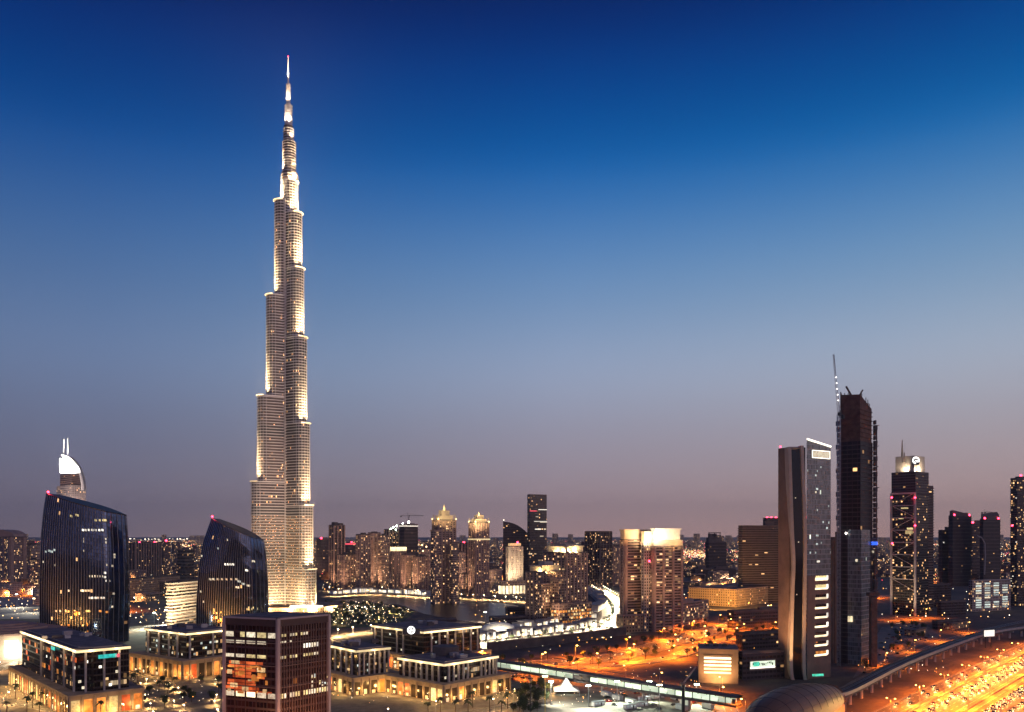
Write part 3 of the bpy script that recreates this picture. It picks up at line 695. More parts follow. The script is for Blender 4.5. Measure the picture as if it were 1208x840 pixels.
for e in (0, 3):
    for zz in (Z-23.6, Z-11.9, Z-34.5):
        c, d, n, l = along(fp, e, 0); m_ = c+d*l/2
        MB().box((m_.x+n.x*.2, m_.y+n.y*.2, zz-.9), (l-1.8, .42, .4), math.atan2(d.y, d.x)).build('floor_band', 'brown_concrete', fr)
for px_, py_, e_ in ((-150, 405, 2.4e4), (-105, 418, 1.6e4), (-84, 430, 2.2e4)): light('street_glow', 'SPOT', (px_, py_, 9), e_, (1, .42, .20), fr, 2, (-125, 445, 45), 110, .9)
l3 = along(fp, 3, 0)[3]; l0 = along(fp, 0, 0)[3]
rr = random.Random(4)
def frow(e, z, h, spans, mats):
    for u0, u1 in spans: window(fr, fp, e, u0*along(fp, e, 0)[3], z, (u1-u0)*along(fp, e, 0)[3], h, rr.choice(mats), .16)
frow(3, Z-10.2, 2.6, ((.62, .78), (.42, .58), (.30, .38), (.03, .17), (.82, .95)), ['room_yellow', 'room_pale'])
frow(3, Z-13.6, 1.6, ((.62, .78), (.42, .58), (.22, .38), (.03, .18)), ['room_pale'])
frow(3, Z-20.8, 1.7, ((.62, .78), (.42, .58), (.22, .38), (.03, .18)), ['room_pale', 'room_yellow'])
frow(3, Z-41.0, 2.6, ((.82, .95), (.62, .78), (.42, .58), (.22, .38), (.03, .18)), ['room_bright', 'room_pale'])
frow(0, Z-9.6, 1.4, [(k/19+.008, (k+1)/19-.008) for k in (1, 2, 4, 5, 6, 8, 9, 10)], ['room_yellow', 'room_pale'])
frow(0, Z-12.9, 1.1, [(k/19+.008, (k+1)/19-.008) for k in (0, 1, 2, 4)], ['room_pale'])
frow(0, Z-16.4, 2.2, [(k/19+.008, (k+1)/19-.008) for k in (9, 10, 11, 12, 13, 14)], ['room_white', 'room_pale'])
frow(0, Z-20.8, 1.4, [(k/19+.008, (k+1)/19-.008) for k in (0, 1, 2, 4, 5, 6, 9, 10, 11, 12, 13, 14)], ['room_pale', 'room_yellow'])
frow(0, Z-41.0, 2.4, [(k/19+.008, (k+1)/19-.008) for k in range(0, 19) if k not in (3, 8)], ['room_pale', 'room_yellow'])
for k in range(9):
    window(fr, fp, 3, rr.uniform(.02, .2)*l3, Z-24.3-k*1.75-(.8 if k > 4 else 0), rr.uniform(.4, .72)*l3, 1.5, 'red_glow', .07+.002*k)  # reddish reflections on the left front, put in as glowing bands
for k in range(26):                                             # orange reflections in the left glass front, put in as glowing panes
    u = rr.uniform(.02, .8); z = Z-rr.uniform(23.5, 39.5); window(fr, fp, 3, u*l3, z, rr.uniform(1.2, 5.5), rr.uniform(.7, 2.4), rr.choice(['amber_glow', 'amber_glow', 'room_warm']), .10+.01*k)  # panes stand in for orange reflections, not lit rooms
for k in range(14):
    kk = rr.choice(range(12, 19)); window(fr, fp, 0, (kk/19+.01)*l0, Z-rr.uniform(30, 38), l0/19-.7, rr.uniform(.8, 2), rr.choice(['room_pale', 'room_cool', 'room_yellow']), .09+.01*k)
lower = corner(26, 92, 152, 528, 48)
office('square office block with turquoise rooftop signs and an amber arcade', lower, ZT(767, 528), 14, {3: (.40, .60, .80, .95), 0: (.14, .50, .80)}, 15, 2,
       signs=((3, .64, 9, 2.1, ZT(770, 545), 'sign_cyan'), (0, .56, 11, 2.4, ZT(771.5, 548), 'sign_cyan'), (0, .75, 2.5, 2, ZT(770, 555), 'sign_red')), chamfer=9, amber=22,
       rooms=('room_warm', 'room_pale', 'room_white'))
office('dark office block with a white lit cornice, left of the nearest brown block', corner(172, 220, 275, 668, 38), ZT(747, 668), 15, {3: (.08, .35, .6, .8), 0: (.06, .55)}, 28, 3, glow='amber_glow', chamfer=0, pod_off=9,
       rooms=('room_pale', 'room_cool', 'room_cool', 'room_yellow'))
office('office block with close pale pilasters and lit cornice, right of the nearest brown block', corner(386, 421, 459, 600, 50), ZT(767, 600), 13, {3: (.12, .3, .5, .68, .86), 0: (.06, .2, .36, .52, .68, .84, .97)}, 12, 4, glow='room_yellow')
hp = corner(471, 524, 586, 575, 42)
office('long office block with a round dark drum on its roof and tall pale pilasters', hp, ZT(783, 575), 12.5, {3: (.12, .26, .4, .52, .64, .76, .9), 0: (.07, .16, .25, .34, .42, .68, .76, .84, .92, .98)}, 14, 5, drum=(-2, 4, 9.5, 6.2),
       signs=((3, .5, 1.6, 1.2, ZT(803, 590), 'sign_blue'),))
ip = corner(440, 500, 566, 700, 45)
ib = office('rear office block carrying a round white rooftop sign, behind the drum-roofed block', ip, ZT(745, 700), 12, {3: (.05, .2, .5, .62), 0: (.12, .26, .4, .54, .68, .82, .95)}, 8, 6)
sg = thing('rooftop_sign', 'round white lit sign standing on the rear office roof', 'sign', P(485, 747, 690))
c0 = P(485, 743.5, 689); mb = MB(); ring = [(c0.x+3.1*math.cos(k*math.tau/24), c0.z+3.1*math.sin(k*math.tau/24)) for k in range(24)]
mb.tube((c0.x, c0.y+.5, c0.z), (c0.x, c0.y+.9, c0.z), 3.5, 3.5, 24); mb.build('sign_disc', 'dark_metal', sg)
mb = MB()
for k in range(24):
    a = k*math.tau/24; b = (k+1)*math.tau/24; mb.bar((c0.x+2.7*math.cos(a), c0.y+.3, c0.z+2.7*math.sin(a)), (c0.x+2.7*math.cos(b), c0.y+.3, c0.z+2.7*math.sin(b)), .8)
mb.build('ring', 'sign_white', sg)
mb = MB(); mb.bar((c0.x-1.2, c0.y+.2, c0.z-1.2), (c0.x-.2, c0.y+.2, c0.z+1.2), .7); mb.bar((c0.x-.2, c0.y+.2, c0.z+1.2), (c0.x+1.2, c0.y+.2, c0.z-.8), .7); mb.bar((c0.x-1.4, c0.y+.2, c0.z-.6), (c0.x+1.4, c0.y+.2, c0.z-.4), .5); mb.build('emblem', 'sign_white', sg)
mb = MB(); mb.box((c0.x, c0.y+2, c0.z-1.2), (14, 2, 4.6)); mb.box((c0.x, c0.y+.5, c0.z-5), (1, 1, 3)); mb.build('sign_frame', 'dark_concrete', sg)
# ------------------------------------------------------------------ buildings of the left side
ad = corner(67, 84, 101, 1650, 40); AZ = ZT(572, 1650)
def crown_hotel():
    Y = 1650; root = thing('hotel_tower', 'pale hotel tower with white sail crown and twin masts, behind the sloping dark glass tower', 'hotel tower', (*cen(ad)[:2], 0))
    mb = MB(); mb.prism(ad, 0, AZ, 0, 1); z = 4
    while z < AZ: mb.prism(off(ad, 1.0), z-1.2, z, 1); z += 4
    mb.build('facade', ['pale_grid', 'grey_stone'], root)
    up = corner(71, 84, 96, Y+4, 40); mb = MB(); mb.prism(up, AZ, ZT(558, Y), 0, 1)
    for k in range(1, 6): mb.prism(off(up, .7), AZ+k*3.8, AZ+k*3.8+1.0, 1)
    mb.build('upper_floors', ['purple_dark', 'pink_stone'], root)
    sh = MB(); x0, x1 = (76.5-CX)*Y/F, (100.5-CX)*Y/F; zb, zt = ZT(558, Y), ZT(537.5, Y)      # quarter-dome sail
    prof = [(x0+(x1-x0)*math.sin(a), zb-34+(zt-zb+34)*math.cos(a)) for a in (R(k*9) for k in range(11))]
    for (xa, za), (xb, zb2) in zip(prof, prof[1:]):
        for y0, y1 in ((Y-6, Y+5),):
            sh.face([(xa, y0, za), (xb, y0, zb2), (xb, y1, zb2), (xa, y1, za)], 0)
            sh.face([(xa, y0, za), (xa, y1, za), (xb, y1, zb2), (xb, y0, zb2)], 0)
            lo = lambda z: max(zb, z-200)
    sh.build('sail_roof', 'white_paint', root); eg = MB()
    for (xa, za), (xb, zb2) in zip(prof, prof[1:]): eg.bar((xa-1.5, Y-7, za), (xb-1.5, Y-7, zb2), 3.4)
    eg.build('sail_edge', 'white_paint', root)
    mb = MB(); mb.face([(x0, Y-4, zb)]+[(x, Y-4, z) for x, z in prof if z > zb]+[(x1-(x1-x0)*.12, Y-4, zb)], 0); mb.v = [(x, y, z) for x, y, z in mb.v]
    mb.build('sail_wall', 'white_paint', root)
    mb = MB(); mb.box(((69.5+76)/2*0+(73.5-CX)*Y/F, Y, (zb+ZT(541, Y))/2), (5, 10, ZT(541, Y)-zb)); mb.build('fin_wall', 'white_paint', root)
    for px in (77.3, 81.8):
        MB().tube(((px-CX)*Y/F, Y-6, zb), ((px-CX)*Y/F, Y-6, ZT(518, Y)), 1.0, .6, 6).build('mast', 'white_paint', root)
    for dx in (3, 15, 26): light('floodlight', 'SPOT', (x0+dx, Y-20, zb-4), 1.5e6, (1, .93, .80), root, 1, (x0+dx*.8, Y-3, zb+18), 100, .8)
    light('floodlight', 'SPOT', ((70-CX)*Y/F, Y-30, zb-2), 3.5e5, (1, .93, .80), root, 1, ((74-CX)*Y/F, Y, zb+22), 60, .8)
    light('floodlight', 'SPOT', ((84-CX)*Y/F, Y-90, AZ-60), 6e5, (1, .80, .72), root, 1, ((84-CX)*Y/F, Y, AZ-6), 90, .8)
crown_hotel()
res = corner(-18, 12, 31, 1850, 30)
t = tower('apartment_block', 'pinkish apartment block with pale corner columns and an arched roof, at the left edge', 'apartment block', res, ZT(634, 1850), 'pink_grid', piers=(26, 7, 1.6, 'pink_stone', (0, 3)), plant=())
mb = MB(); c = cen(res); e1 = (Vector(res[1])-Vector(res[0])); ax = e1.normalized()
for k in range(8):
    a, b = math.pi*k/8, math.pi*(k+1)/8
    m0, m1 = Vector((c.x-36*math.cos(a)*.95, 0)), Vector((c.x-36*math.cos(b)*.95, 0)); z0 = ZT(634, 1850)+1.2
    za, zb_ = z0+16*math.sin(a), z0+16*math.sin(b)
    for y0, y1 in ((c.y-25, c.y+25),):
        mb.face([(m0.x, y0, za), (m1.x, y0, zb_), (m1.x, y1, zb_), (m0.x, y1, za)]); mb.face([(m0.x, y0, z0), (m1.x, y0, z0), (m1.x, y0, zb_), (m0.x, y0, za)])
mb.build('arched_roof', 'pink_stone', t); beacon(t, (c.x-30, c.y-26, ZT(626, 1850)), 1.3, 0)
tower('apartment_block', 'small pale apartment block between the left edge block and the sloping glass tower', 'apartment block', corner(31, 37, 48, 1950, 35), ZT(643, 1950), 'pale_grid', slab=(7, 'pink_stone', .8, 1.2))
tower('apartment_block', 'dull red apartment block low beside the sloping glass tower', 'apartment block', corner(33, 40, 47, 1700, 40), ZT(661, 1700), 'pink_grid')
# mall with a round roof, at the left edge
ml = thing('shopping_hall', 'low hall with a brightly lit glass front at the left edge', 'hall', G(-5, 775))
c0 = G(-5, 772); mb = MB(); el = [(c0.x+62*math.cos(k*math.tau/24), c0.y+46*math.sin(k*math.tau/24)) for k in range(24)]
mb.prism(el, 0, 22, 0, -1); mb.build('wall', 'cream_stone', ml)
mb = MB(); 
for k in range(5): mb.prism([(c0.x+(64-k*9)*math.cos(j*math.tau/24), c0.y+(48-k*7)*math.sin(j*math.tau/24)) for j in range(24)], 22+k*1.6, 22.0+(k+1)*1.6, 0)
mb.build('roof', 'pink_stone', ml)
for e in range(14, 24): window(ml, el, e, .8, 3, 11, 15, 'room_bright', .2, 'glass_front')
for e in (18, 20, 22):
    q, d, n, l = along(el, e, 8); light('front_lamp', 'POINT', (q.x+n.x*7, q.y+n.y*7, 9), 30000, (1, .86, .60), ml, 1.5)
# what shows in the gap between the two dark curved towers
tower('apartment_block', 'dark red block with thin pale ribs, between the two curved glass towers', 'apartment block', corner(152, 160, 190, 2150, 20), ZT(641, 2150), 'purple_dark', piers=(9, 1.8, 1.5, 'pink_stone', (0, 3)), beacons=((-.3, -.3, 2), (.3, -.3, 2)), be=0)
tower('office_tower', 'grey block with a red rooftop lamp in the gap left of the shorter curved tower', 'tower', corner(188, 193, 201, 2300, 30), ZT(640, 2300), 'far_block', beacons=((0, -.3, 5),), be=0)
tower('office_tower', 'stepped grey block in the gap left of the shorter curved tower', 'tower', corner(209, 218, 229, 2000, 35), ZT(649, 2000), 'dark_slab_glass', slab=(8, 'dark_concrete', 1.0, 2.5))
tower('car_park', 'long parking deck with amber lights between the curved towers', 'parking deck', corner(140, 150, 212, 1500, 12), ZT(684, 1500), 'low_amber', slab=(4, 'pink_stone', .8, 1.3), plant=())
cp = corner(197, 203, 236, 1010, 14)
t = tower('banded_block', 'cream block of wavy lit bands left of the shorter curved tower', 'building', cp, ZT(688, 1010), 'tan_band', plant=((0, 0, .4, .4, 3),))
for k in range(13):
    z = 6+k*4.0
    MB().prism(off(cp, 1.0+.5*math.sin(k*1.7)), z, z+1.5, 0).build('wavy_band', 'cream_stone', t)
for px in (199, 210, 222, 233): q = P(px, 745, 985); light('floodlight', 'SPOT', (q.x, q.y-4, 2), 3.2e5, (1, .86, .55), t, 1, (q.x, q.y+22, 34), 110, .8)

# ------------------------------------------------------------------ residential towers across the lake
PIER = lambda sp, w, m='pink_stone': (sp, w, .9, m, (0, 3))
def lit_crown(root, poly, z, st, spire, gold=(1, .72, .30)):
    """floodlit stepped crown: battlements, a drum and a spike"""
    c = cen(poly); w = (Vector(poly[1])-Vector(poly[0])).length
    p1 = [tuple(c.xy+(Vector(p)-c.xy)*.74) for p in poly]; p2 = [tuple(c.xy+(Vector(p)-c.xy)*.46) for p in poly]
    mb = MB(); mb.prism(p1, z, z+st*.45, 0); mb.prism(off(p1, .8), z+st*.45, z+st*.5, 0); mb.prism(p2, z+st*.5, z+st, 0)
    for p in poly: q = c.xy+(Vector(p)-c.xy)*.92; mb.tube((q.x, q.y, z), (q.x, q.y, z+st*.6), 1.6, .4, 6)
    cwn = mb.build('crown', 'cream_stone', root)
    MB().tube((c.x, c.y, z+st), (c.x, c.y, z+st+spire), 3.2, .4, 8).build('spike', 'cream_stone', cwn)
    r = w*.75
    for dx, dy in ((-.55, -.8), (.5, -.8), (0, -.95)): light('floodlight', 'SPOT', (c.x+dx*w, c.y+dy*w*1.1, z+1.5), 2.4e4, gold, root, .8, (c.x+dx*w*.1, c.y, z+st*.8), 110, .8)
    for p in poly[:2]+poly[3:]: q = c.xy+(Vector(p)-c.xy)*.99; MB().ball((q.x, q.y, z+2.5), 1.3, 0, 6).build('crown_lamp', 'far_lamp', root)
    light('floodlight', 'SPOT', (c.x, c.y-w*.35, z+st), 2.5e4, gold, root, .5, (c.x, c.y, z+st+spire*.7), 70, .8)
p1 = corner(510, 517, 538, 1400, 55)
t = tower('residential_tower', 'pale tower with a pointed golden crown, taller of the two crowned towers', 'apartment tower', p1, ZT(614, 1400), 'tan_grid', slab=(3.5, 'pink_stone', .35, .6), piers=PIER(7, 2.0), plant=())
lit_crown(t, p1, ZT(614, 1400), 17, 10); beacon(t, (cen(p1).x, cen(p1).y, ZT(597, 1400)), 1, 0)
sidep = corner(508, 512, 521, 1385, 40); MB().prism(sidep, 0, ZT(627, 1385), 0).prism(off(sidep, .8), ZT(627, 1385), ZT(625, 1385), 1).build('side_wing', ['pink_grid', 'pink_stone'], t)
sidep = corner(531, 534, 541, 1390, 40); MB().prism(sidep, 0, ZT(640, 1390), 0).prism(off(sidep, .8), ZT(640, 1390), ZT(639, 1390), 1).build('side_wing', ['tan_grid', 'pink_stone'], t)
p2 = corner(553, 561, 577, 1530, 50)
t = tower('residential_tower', 'ribbed tower with a blunt golden crown, shorter of the two crowned towers', 'apartment tower', p2, ZT(617, 1530), 'pink_grid', piers=PIER(6, 2.2), plant=())
lit_crown(t, p2, ZT(617, 1530), 15, 6); band(t, p2, ZT(637, 1530), ZT(635.5, 1530), 'led_warm', 1.4)
for k in range(4): q = P(555+k*6, 636, 1505); light('floodlight', 'SPOT', (q.x, q.y, q.z), 9e4, (1, .7, .35), t, .8, (q.x, q.y+14, q.z+26), 90, .8)
# cluster left of the crowned towers: (label, x0, xc, x1, Y, a, roof row, facade, slab, piers, plant, beacons)
CL = [
 ('dark purple tower just right of the tallest tower, red lamp on its edge', 373, 379, 391, 2150, 35, 636, 'purple_dark', None, None, ((0, 0, .5, .5, 4),), ((-.45, -.4, 2),)),
 ('slim tower with two pale piers and a notched top, second right of the tallest', 388, 394, 407, 1800, 40, 620, 'dark_grid', None, PIER(9, 2.5), ((-.2, 0, .3, .6, 7), (.3, 0, .25, .6, 5)), ()),
 ('low tower with a red light line along its roof, behind the fountain lit block', 405, 411, 421, 2100, 35, 641, 'purple_dark', None, None, ((0, 0, .4, .4, 3),), ((0, -.3, 2),)),
 ('low wide block with many lit windows at the lake edge', 398, 406, 424, 1720, 40, 655, 'pink_grid', (7, 'pink_stone', .6, 1), PIER(8, 1.6), ((0, 0, .5, .5, 5),), ()),
 ('brown tower with dark slot and pale edge, leftmost of the brown lake towers', 420, 425, 437, 1700, 40, 631, 'tan_grid', None, PIER(7, 2.4), ((0, 0, .4, .4, 4),), ()),
 ('brown tower with pale vertical ribs, close behind the brown tower with a dark slot', 434, 439, 449, 1780, 40, 629, 'pale_grid', None, PIER(5, 1.4), ((0, 0, .5, .5, 3),), ()),
 ('narrow tan tower between two wider lake towers', 446, 450, 459, 1760, 40, 632, 'tan_grid', (7, 'pink_stone', .6, 1.2), None, ((0, 0, .4, .4, 4),), ()),
 ('shaded tower with a green work light on its roof', 453, 459, 471, 2050, 40, 625, 'dark_grid', None, PIER(10, 2), ((.1, 0, .4, .4, 5),), ()),
 ('slim tower with a bright pale roof band in the lake cluster', 461, 467, 479, 1690, 40, 648, 'pink_grid', None, PIER(6, 1.6), (), ()),
 ('bare dark tower under construction with a crane and a white lamp on top', 471, 477, 493, 2000, 40, 619, 'shell_site', (8, 'dark_concrete', .8, 1.4), None, ((.1, 0, .5, .5, 3),), ()),
 ('short ribbed tower at the lake edge below the crane', 473, 478, 489, 1640, 40, 655, 'pink_grid', None, PIER(5, 1.3), ((0, 0, .5, .5, 3),), ()),
 ('ribbed tan tower just left of the taller crowned tower', 487, 493, 506, 1620, 40, 657, 'tan_grid', None, PIER(5, 1.5), ((0, 0, .5, .5, 4),), ()),
 ('pinkish tower behind the ribbed tan tower, bright lights on its roof', 496, 500, 509, 1900, 40, 648, 'pale_grid', None, PIER(6, 1.5), ((0, 0, .5, .5, 3),), ()),
 ('violet dark tower with a red rooftop lamp between the two crowned towers', 541, 545, 555, 2000, 35, 641, 'purple_dark', None, PIER(12, 2), (), ((-.2, -.3, 2),)),
 ('plain pink tower half hidden right of the taller crowned tower', 538, 541, 549, 1700, 40, 652, 'pale_grid', None, PIER(7, 1.5), ((0, 0, .4, .4, 3),), ()),
 ('low wide pink block between the two crowned towers', 541, 547, 556, 1560, 40, 678, 'pink_grid', (5, 'pink_stone', .6, 1), None, ((0, 0, .4, .4, 3),), ()),
 ('low pale block at the foot of the shorter crowned tower', 572, 579, 592, 1750, 35, 672, 'pale_grid', (5, 'pink_stone', .6, 1), None, ((0, 0, .5, .4, 3),), ()),
]
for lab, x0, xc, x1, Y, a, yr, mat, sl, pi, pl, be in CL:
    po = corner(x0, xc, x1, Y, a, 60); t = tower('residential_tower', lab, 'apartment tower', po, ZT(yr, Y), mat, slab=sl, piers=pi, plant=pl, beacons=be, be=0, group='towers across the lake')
    q_ = along(po, 0, along(po, 0, 0)[3]*.5); light('floodlight', 'SPOT', (po[0][0]+rnd.uniform(-6, 6), po[0][1]-26, 3), 1.5e5, (1, .60, .35), t, 1, (po[0][0], po[0][1], 75), 110, .9)  # warm uplight added at each foot to lift the facade brightness
    if 'bright pale roof band' in lab: band(t, po, ZT(650, Y), ZT(645.5, Y), 'led_warm', .9)
    if 'white lamp' in lab: MB().ball(P(482, 616, 1985), 2.6, 0, 8).build('work_lamp', 'lamp_white', t); MB().ball(P(475, 617.5, 1985), 1.3, 0, 8).build('work_lamp', 'lamp_white', t); band(t, po, ZT(621, Y), ZT(619.8, Y), 'led_white', .5)
    if 'green work light' in lab:
        for px, py, r in ((464, 622, 2.2), (468, 620.5, 2), (461, 624, 1.5), (467, 625, 1.6)): MB().ball(P(px, py, 2030), r, 0, 8).build('work_lamp', 'lamp_green', t)
    if 'bright lights' in lab:
        for px, py in ((498, 643), (503, 645), (499, 650)): MB().ball(P(px, py, 1880), 1.8, 0, 6).build('roof_lamp', 'far_lamp', t)
    if 'red light line' in lab: band(t, po, ZT(642.5, Y), ZT(641, Y), 'sign_red', .6)
def tower_crane(label, base, h, jib, cj, ang, mat='dark_metal', luff=0.0, w=1.6, lamps=0):
    root = thing('tower_crane', label, 'crane', base)
    b = Vector(base); top = b+Vector((0, 0, h)); mb = MB(); hw_ = w/2
    for dx in (-hw_, hw_):
        for dy in (-hw_, hw_): mb.bar(b+Vector((dx, dy, 0)), top+Vector((dx, dy, 0)), w*.16)
    k = 0
    while k*w*1.3 < h-w:
        z = k*w*1.3
        for s_ in (-1, 1):
            f = 1 if k % 2 else -1
            mb.bar(b+Vector((-hw_*f, s_*hw_, z)), b+Vector((hw_*f, s_*hw_, z+w*1.3)), w*.1); mb.bar(b+Vector((s_*hw_, -hw_*f, z)), b+Vector((s_*hw_, hw_*f, z+w*1.3)), w*.1)
        k += 1
    mb.build('mast', mat, root)
    d = Vector((math.cos(ang)*math.cos(luff), math.sin(ang)*math.cos(luff), math.sin(luff))); up = Vector((0, 0, 1)); sd = Vector((-math.sin(ang), math.cos(ang), 0))
    upn = d.cross(sd)*-1 if d.cross(sd).z < 0 else d.cross(sd)
    mb = MB(); a0 = top+d*2
    n = max(4, int(jib/(w*1.4)))
    for s_ in (-1, 1): mb.bar(a0+sd*s_*hw_*.8, a0+d*jib+sd*s_*hw_*.3, w*.13)
    mb.bar(a0+upn*w*.9, a0+d*jib+upn*w*.3, w*.13)
    for k in range(n):
        p, q = a0+d*(jib*k/n), a0+d*(jib*(k+.5)/n); 
        for s_ in (-1, 1): mb.bar(p+sd*s_*hw_*.6, q+upn*w*.7, w*.09); mb.bar(q+upn*w*.7, a0+d*(jib*(k+1)/n)+sd*s_*hw_*.6, w*.09)
    mb.build('jib', mat, root)
    fl = Vector((d.x, d.y, 0)).normalized(); mb = MB(); mb.bar(top, top-fl*cj, w*.3); mb.box(top-fl*cj-Vector((0, 0, w*.6)), (w*1.6, w*1.2, w*1.4), ang); mb.build('counterweight', 'dark_metal', root)
    MB().box(top+fl*w*.9+sd*w*.7, (w*1.1, w*.9, w*1.2), ang).build('cab', 'dark_metal', root)
    mb = MB(); ap = top-fl*cj*.2+Vector((0, 0, w*3.4)); mb.bar(top, ap, w*.2); mb.bar(ap, a0+d*jib*.7+upn*w*.4, w*.06); mb.bar(ap, top-fl*cj, w*.06); mb.build('tie', mat, root)
    for k in range(lamps): MB().ball(a0+d*jib*(.2+.5*k/max(1, lamps))+Vector((0, -w*.7, 0)), w*.24, 0, 6).build('jib_lamp', 'crane_lamp', root)
    return root
c_ = P(482, 619, 2030); tower_crane('thin tower crane with a level jib on the bare dark tower across the lake', c_, ZT(608.5, 2030)-c_.z, 34, 18, R(6), w=2.2)
# between the clusters
pl = corner(622, 625, 645, 1950, 64)
t = tower('office_tower', 'tall plain dark slab tower with a few lit floors, standing alone above the skyline', 'office tower', pl, ZT(584, 1950), 'dark_slab_glass', plant=())
for y, u0, u1, m in ((601.5, .5, 1, 'room_white'), (615.5, .25, 1, 'room_white'), (616.4, .6, 1, 'room_pale'), (624.7, .3, .65, 'room_white'), (603.2, .0, .4, 'sign_red'), (610, .35, .5, 'room_pale'), (633, .6, .8, 'room_pale')):
    l = along(pl, 0, 0)[3]; window(t, pl, 0, u0*l, ZT(y, 1950), (u1-u0)*l, 1.8, m, .4)
mm = thing('office_tower', 'dark tower with a curved sloping top left of the tall plain slab', 'office tower', P(607, 690, 2000))
x0, x1, x2 = [(p-CX)*2.0 for p in (593.5, 610, 622)]
prof = [(x0, ZT(615.5, 2000))]+[(x0+(x2-x0)*k/8, ZT(615.5+13*(k/8)**2.2, 2000)) for k in range(1, 9)]
mb = MB(); w = x2-x0
for (xa, za), (xb, zb_) in zip(prof, prof[1:]):
    mb.face([(xa, 2000, 0), (xb, 2000, 0), (xb, 2000, zb_), (xa, 2000, za)], 0, [(xa, 0), (xb, 0), (xb, zb_), (xa, za)])
    mb.face([(xb, 2030, 0), (xa, 2030, 0), (xa, 2030, za), (xb, 2030, zb_)], 0); mb.face([(xa, 2000, za), (xb, 2000, zb_), (xb, 2030, zb_), (xa, 2030, za)], 1)
mb.face([(x0, 2030, 0), (x0, 2000, 0), (x0, 2000, prof[0][1]), (x0, 2030, prof[0][1])], 0); mb.face([(x2, 2000, 0), (x2, 2030, 0), (x2, 2030, prof[-1][1]), (x2, 2000, prof[-1][1])], 0)
mb.build('facade', ['purple_dark', 'dark_metal'], mm); MB().tube((x0+1.5, 1999, prof[0][1]), (x0+1.5, 1999, prof[0][1]+4), .7, .3, 6).build('mast', 'dark_metal', mm); MB().ball((x0+1.5, 1999, prof[0][1]+4), 1.1, 0, 6).build('mast_lamp', 'far_lamp_pale', mm)
pn = corner(597, 600, 617, 1700, 60)
t = tower('hotel_block', 'pale ribbed block floodlit from below, in front of the dark curved-top tower', 'hotel', pn, ZT(645, 1700), 'pale_grid', piers=PIER(5, 1.8, 'cream_stone'), plant=())
p_ = [tuple(cen(pn).xy+(Vector(p)-cen(pn).xy)*.75) for p in pn]; MB().prism(p_, ZT(645, 1700)+1, ZT(641, 1700), 0).build('upper_storey', 'room_warm', t); beacon(t, (cen(pn).x+6, cen(pn).y-12, ZT(640, 1700)), 2.2, 0)
for k in range(3): q = P(600+k*7, 690, 1670); light('floodlight', 'SPOT', (q.x, q.y, 4), 2.2e5, (1, .78, .5), t, 1, (q.x, q.y+26, 55), 80, .8)
hb = corner(588, 592, 625, 1600, 68); t = tower('arcade_hall', 'low white arcade blazing with light below the pale ribbed block', 'hall', hb, 24, 'pale_grid', plant=(), trim='cream_stone')
for e in (0, 3):
    l = along(hb, e, 0)[3]; n = int(l//7)
    for i in range(n): window(t, hb, e, i*l/n+1, 2, l/n-2, 15, 'room_bright', .2)
tower('office_tower', 'dark gridded tower with scattered lit windows, left of the lit-roof twin towers', 'office tower', corner(690, 708, 722, 1750, 50), ZT(627.5, 1750), 'dark_grid', piers=PIER(8, 1.4, 'dark_concrete'), slab=(7.2, 'dark_concrete', .6, 1.2), plant=())
tower('apartment_tower', 'thin plain tower squeezed behind the lit-roof twin towers', 'apartment tower', corner(719, 724, 735, 1900, 40), ZT(645, 1900), 'pink_grid', piers=PIER(7, 1.6))
# stepped old-town towers with domed tops
jb = corner(641, 668, 693, 1150, 45)
t = tower('residential_tower', 'stout tan tower with a broad golden lit crown above the bright boulevard', 'apartment tower', jb, ZT(653, 1150), 'tan_grid', slab=(3.4, 'pink_stone', .3, .5), piers=PIER(8, 2.4, 'pink_stone'), plant=())
zc = ZT(653, 1150); c = cen(jb); q1 = [tuple(c.xy+(Vector(p)-c.xy)*.8) for p in jb]
mb = MB(); mb.prism(q1, zc, zc+9, 0); mb.prism(off(q1, 1.2), zc+9, zc+10.2, 0); q2 = [tuple(c.xy+(Vector(p)-c.xy)*.5) for p in jb]; mb.prism(q2, zc+10.2, zc+13, 0); mb.build('crown', 'cream_stone', t)
for dx in (-14, -5, 5, 14): light('floodlight', 'SPOT', (c.x+dx, c.y-30+abs(dx)*.9, zc+1.6), 4.5e4, (1, .74, .34), t, .8, (c.x+dx*.8, c.y-5, zc+7), 130, .8)
jf = corner(620, 640, 668, 1085, 40)
t = tower('residential_tower', 'lower tan tower with gilded roof gables, in front of the stout tan tower', 'apartment tower', jf, ZT(676, 1085), 'tan_grid', slab=(3.4, 'pink_stone', .3, .5), piers=PIER(7, 2.2, 'pink_stone'), plant=())
zc = ZT(676, 1085); c = cen(jf); q1 = [tuple(c.xy+(Vector(p)-c.xy)*.72+Vector((-2, 2))) for p in jf]
mb = MB(); mb.prism(q1, zc, zc+8, 0); mb.prism(off(q1, 1), zc+8, zc+9, 0); q2 = [tuple(Vector(p)*.5+Vector(q1[2])*.5) for p in q1]; mb.prism(q2, zc+9, zc+13.5, 0); mb.build('crown', 'cream_stone', t)
for dx in (-9, 0, 9): light('floodlight', 'SPOT', (c.x+dx, c.y-25+abs(dx)*.7, zc+1.6), 2.2e4, (1, .66, .26), t, .8, (c.x+dx*.8, c.y-5, zc+6), 130, .8)
for x0, xc, x1, Y, yt in ((632, 640, 652, 1070, 690), (651, 659, 668, 1076, 684)):
    w_ = corner(x0, xc, x1, Y, 42); MB().prism(w_, 0, ZT(yt, Y), 0).prism(off(w_, .8), ZT(yt, Y), ZT(yt, Y)+1.6, 1).build('side_wing', ['tan_grid', 'pink_stone'], t)
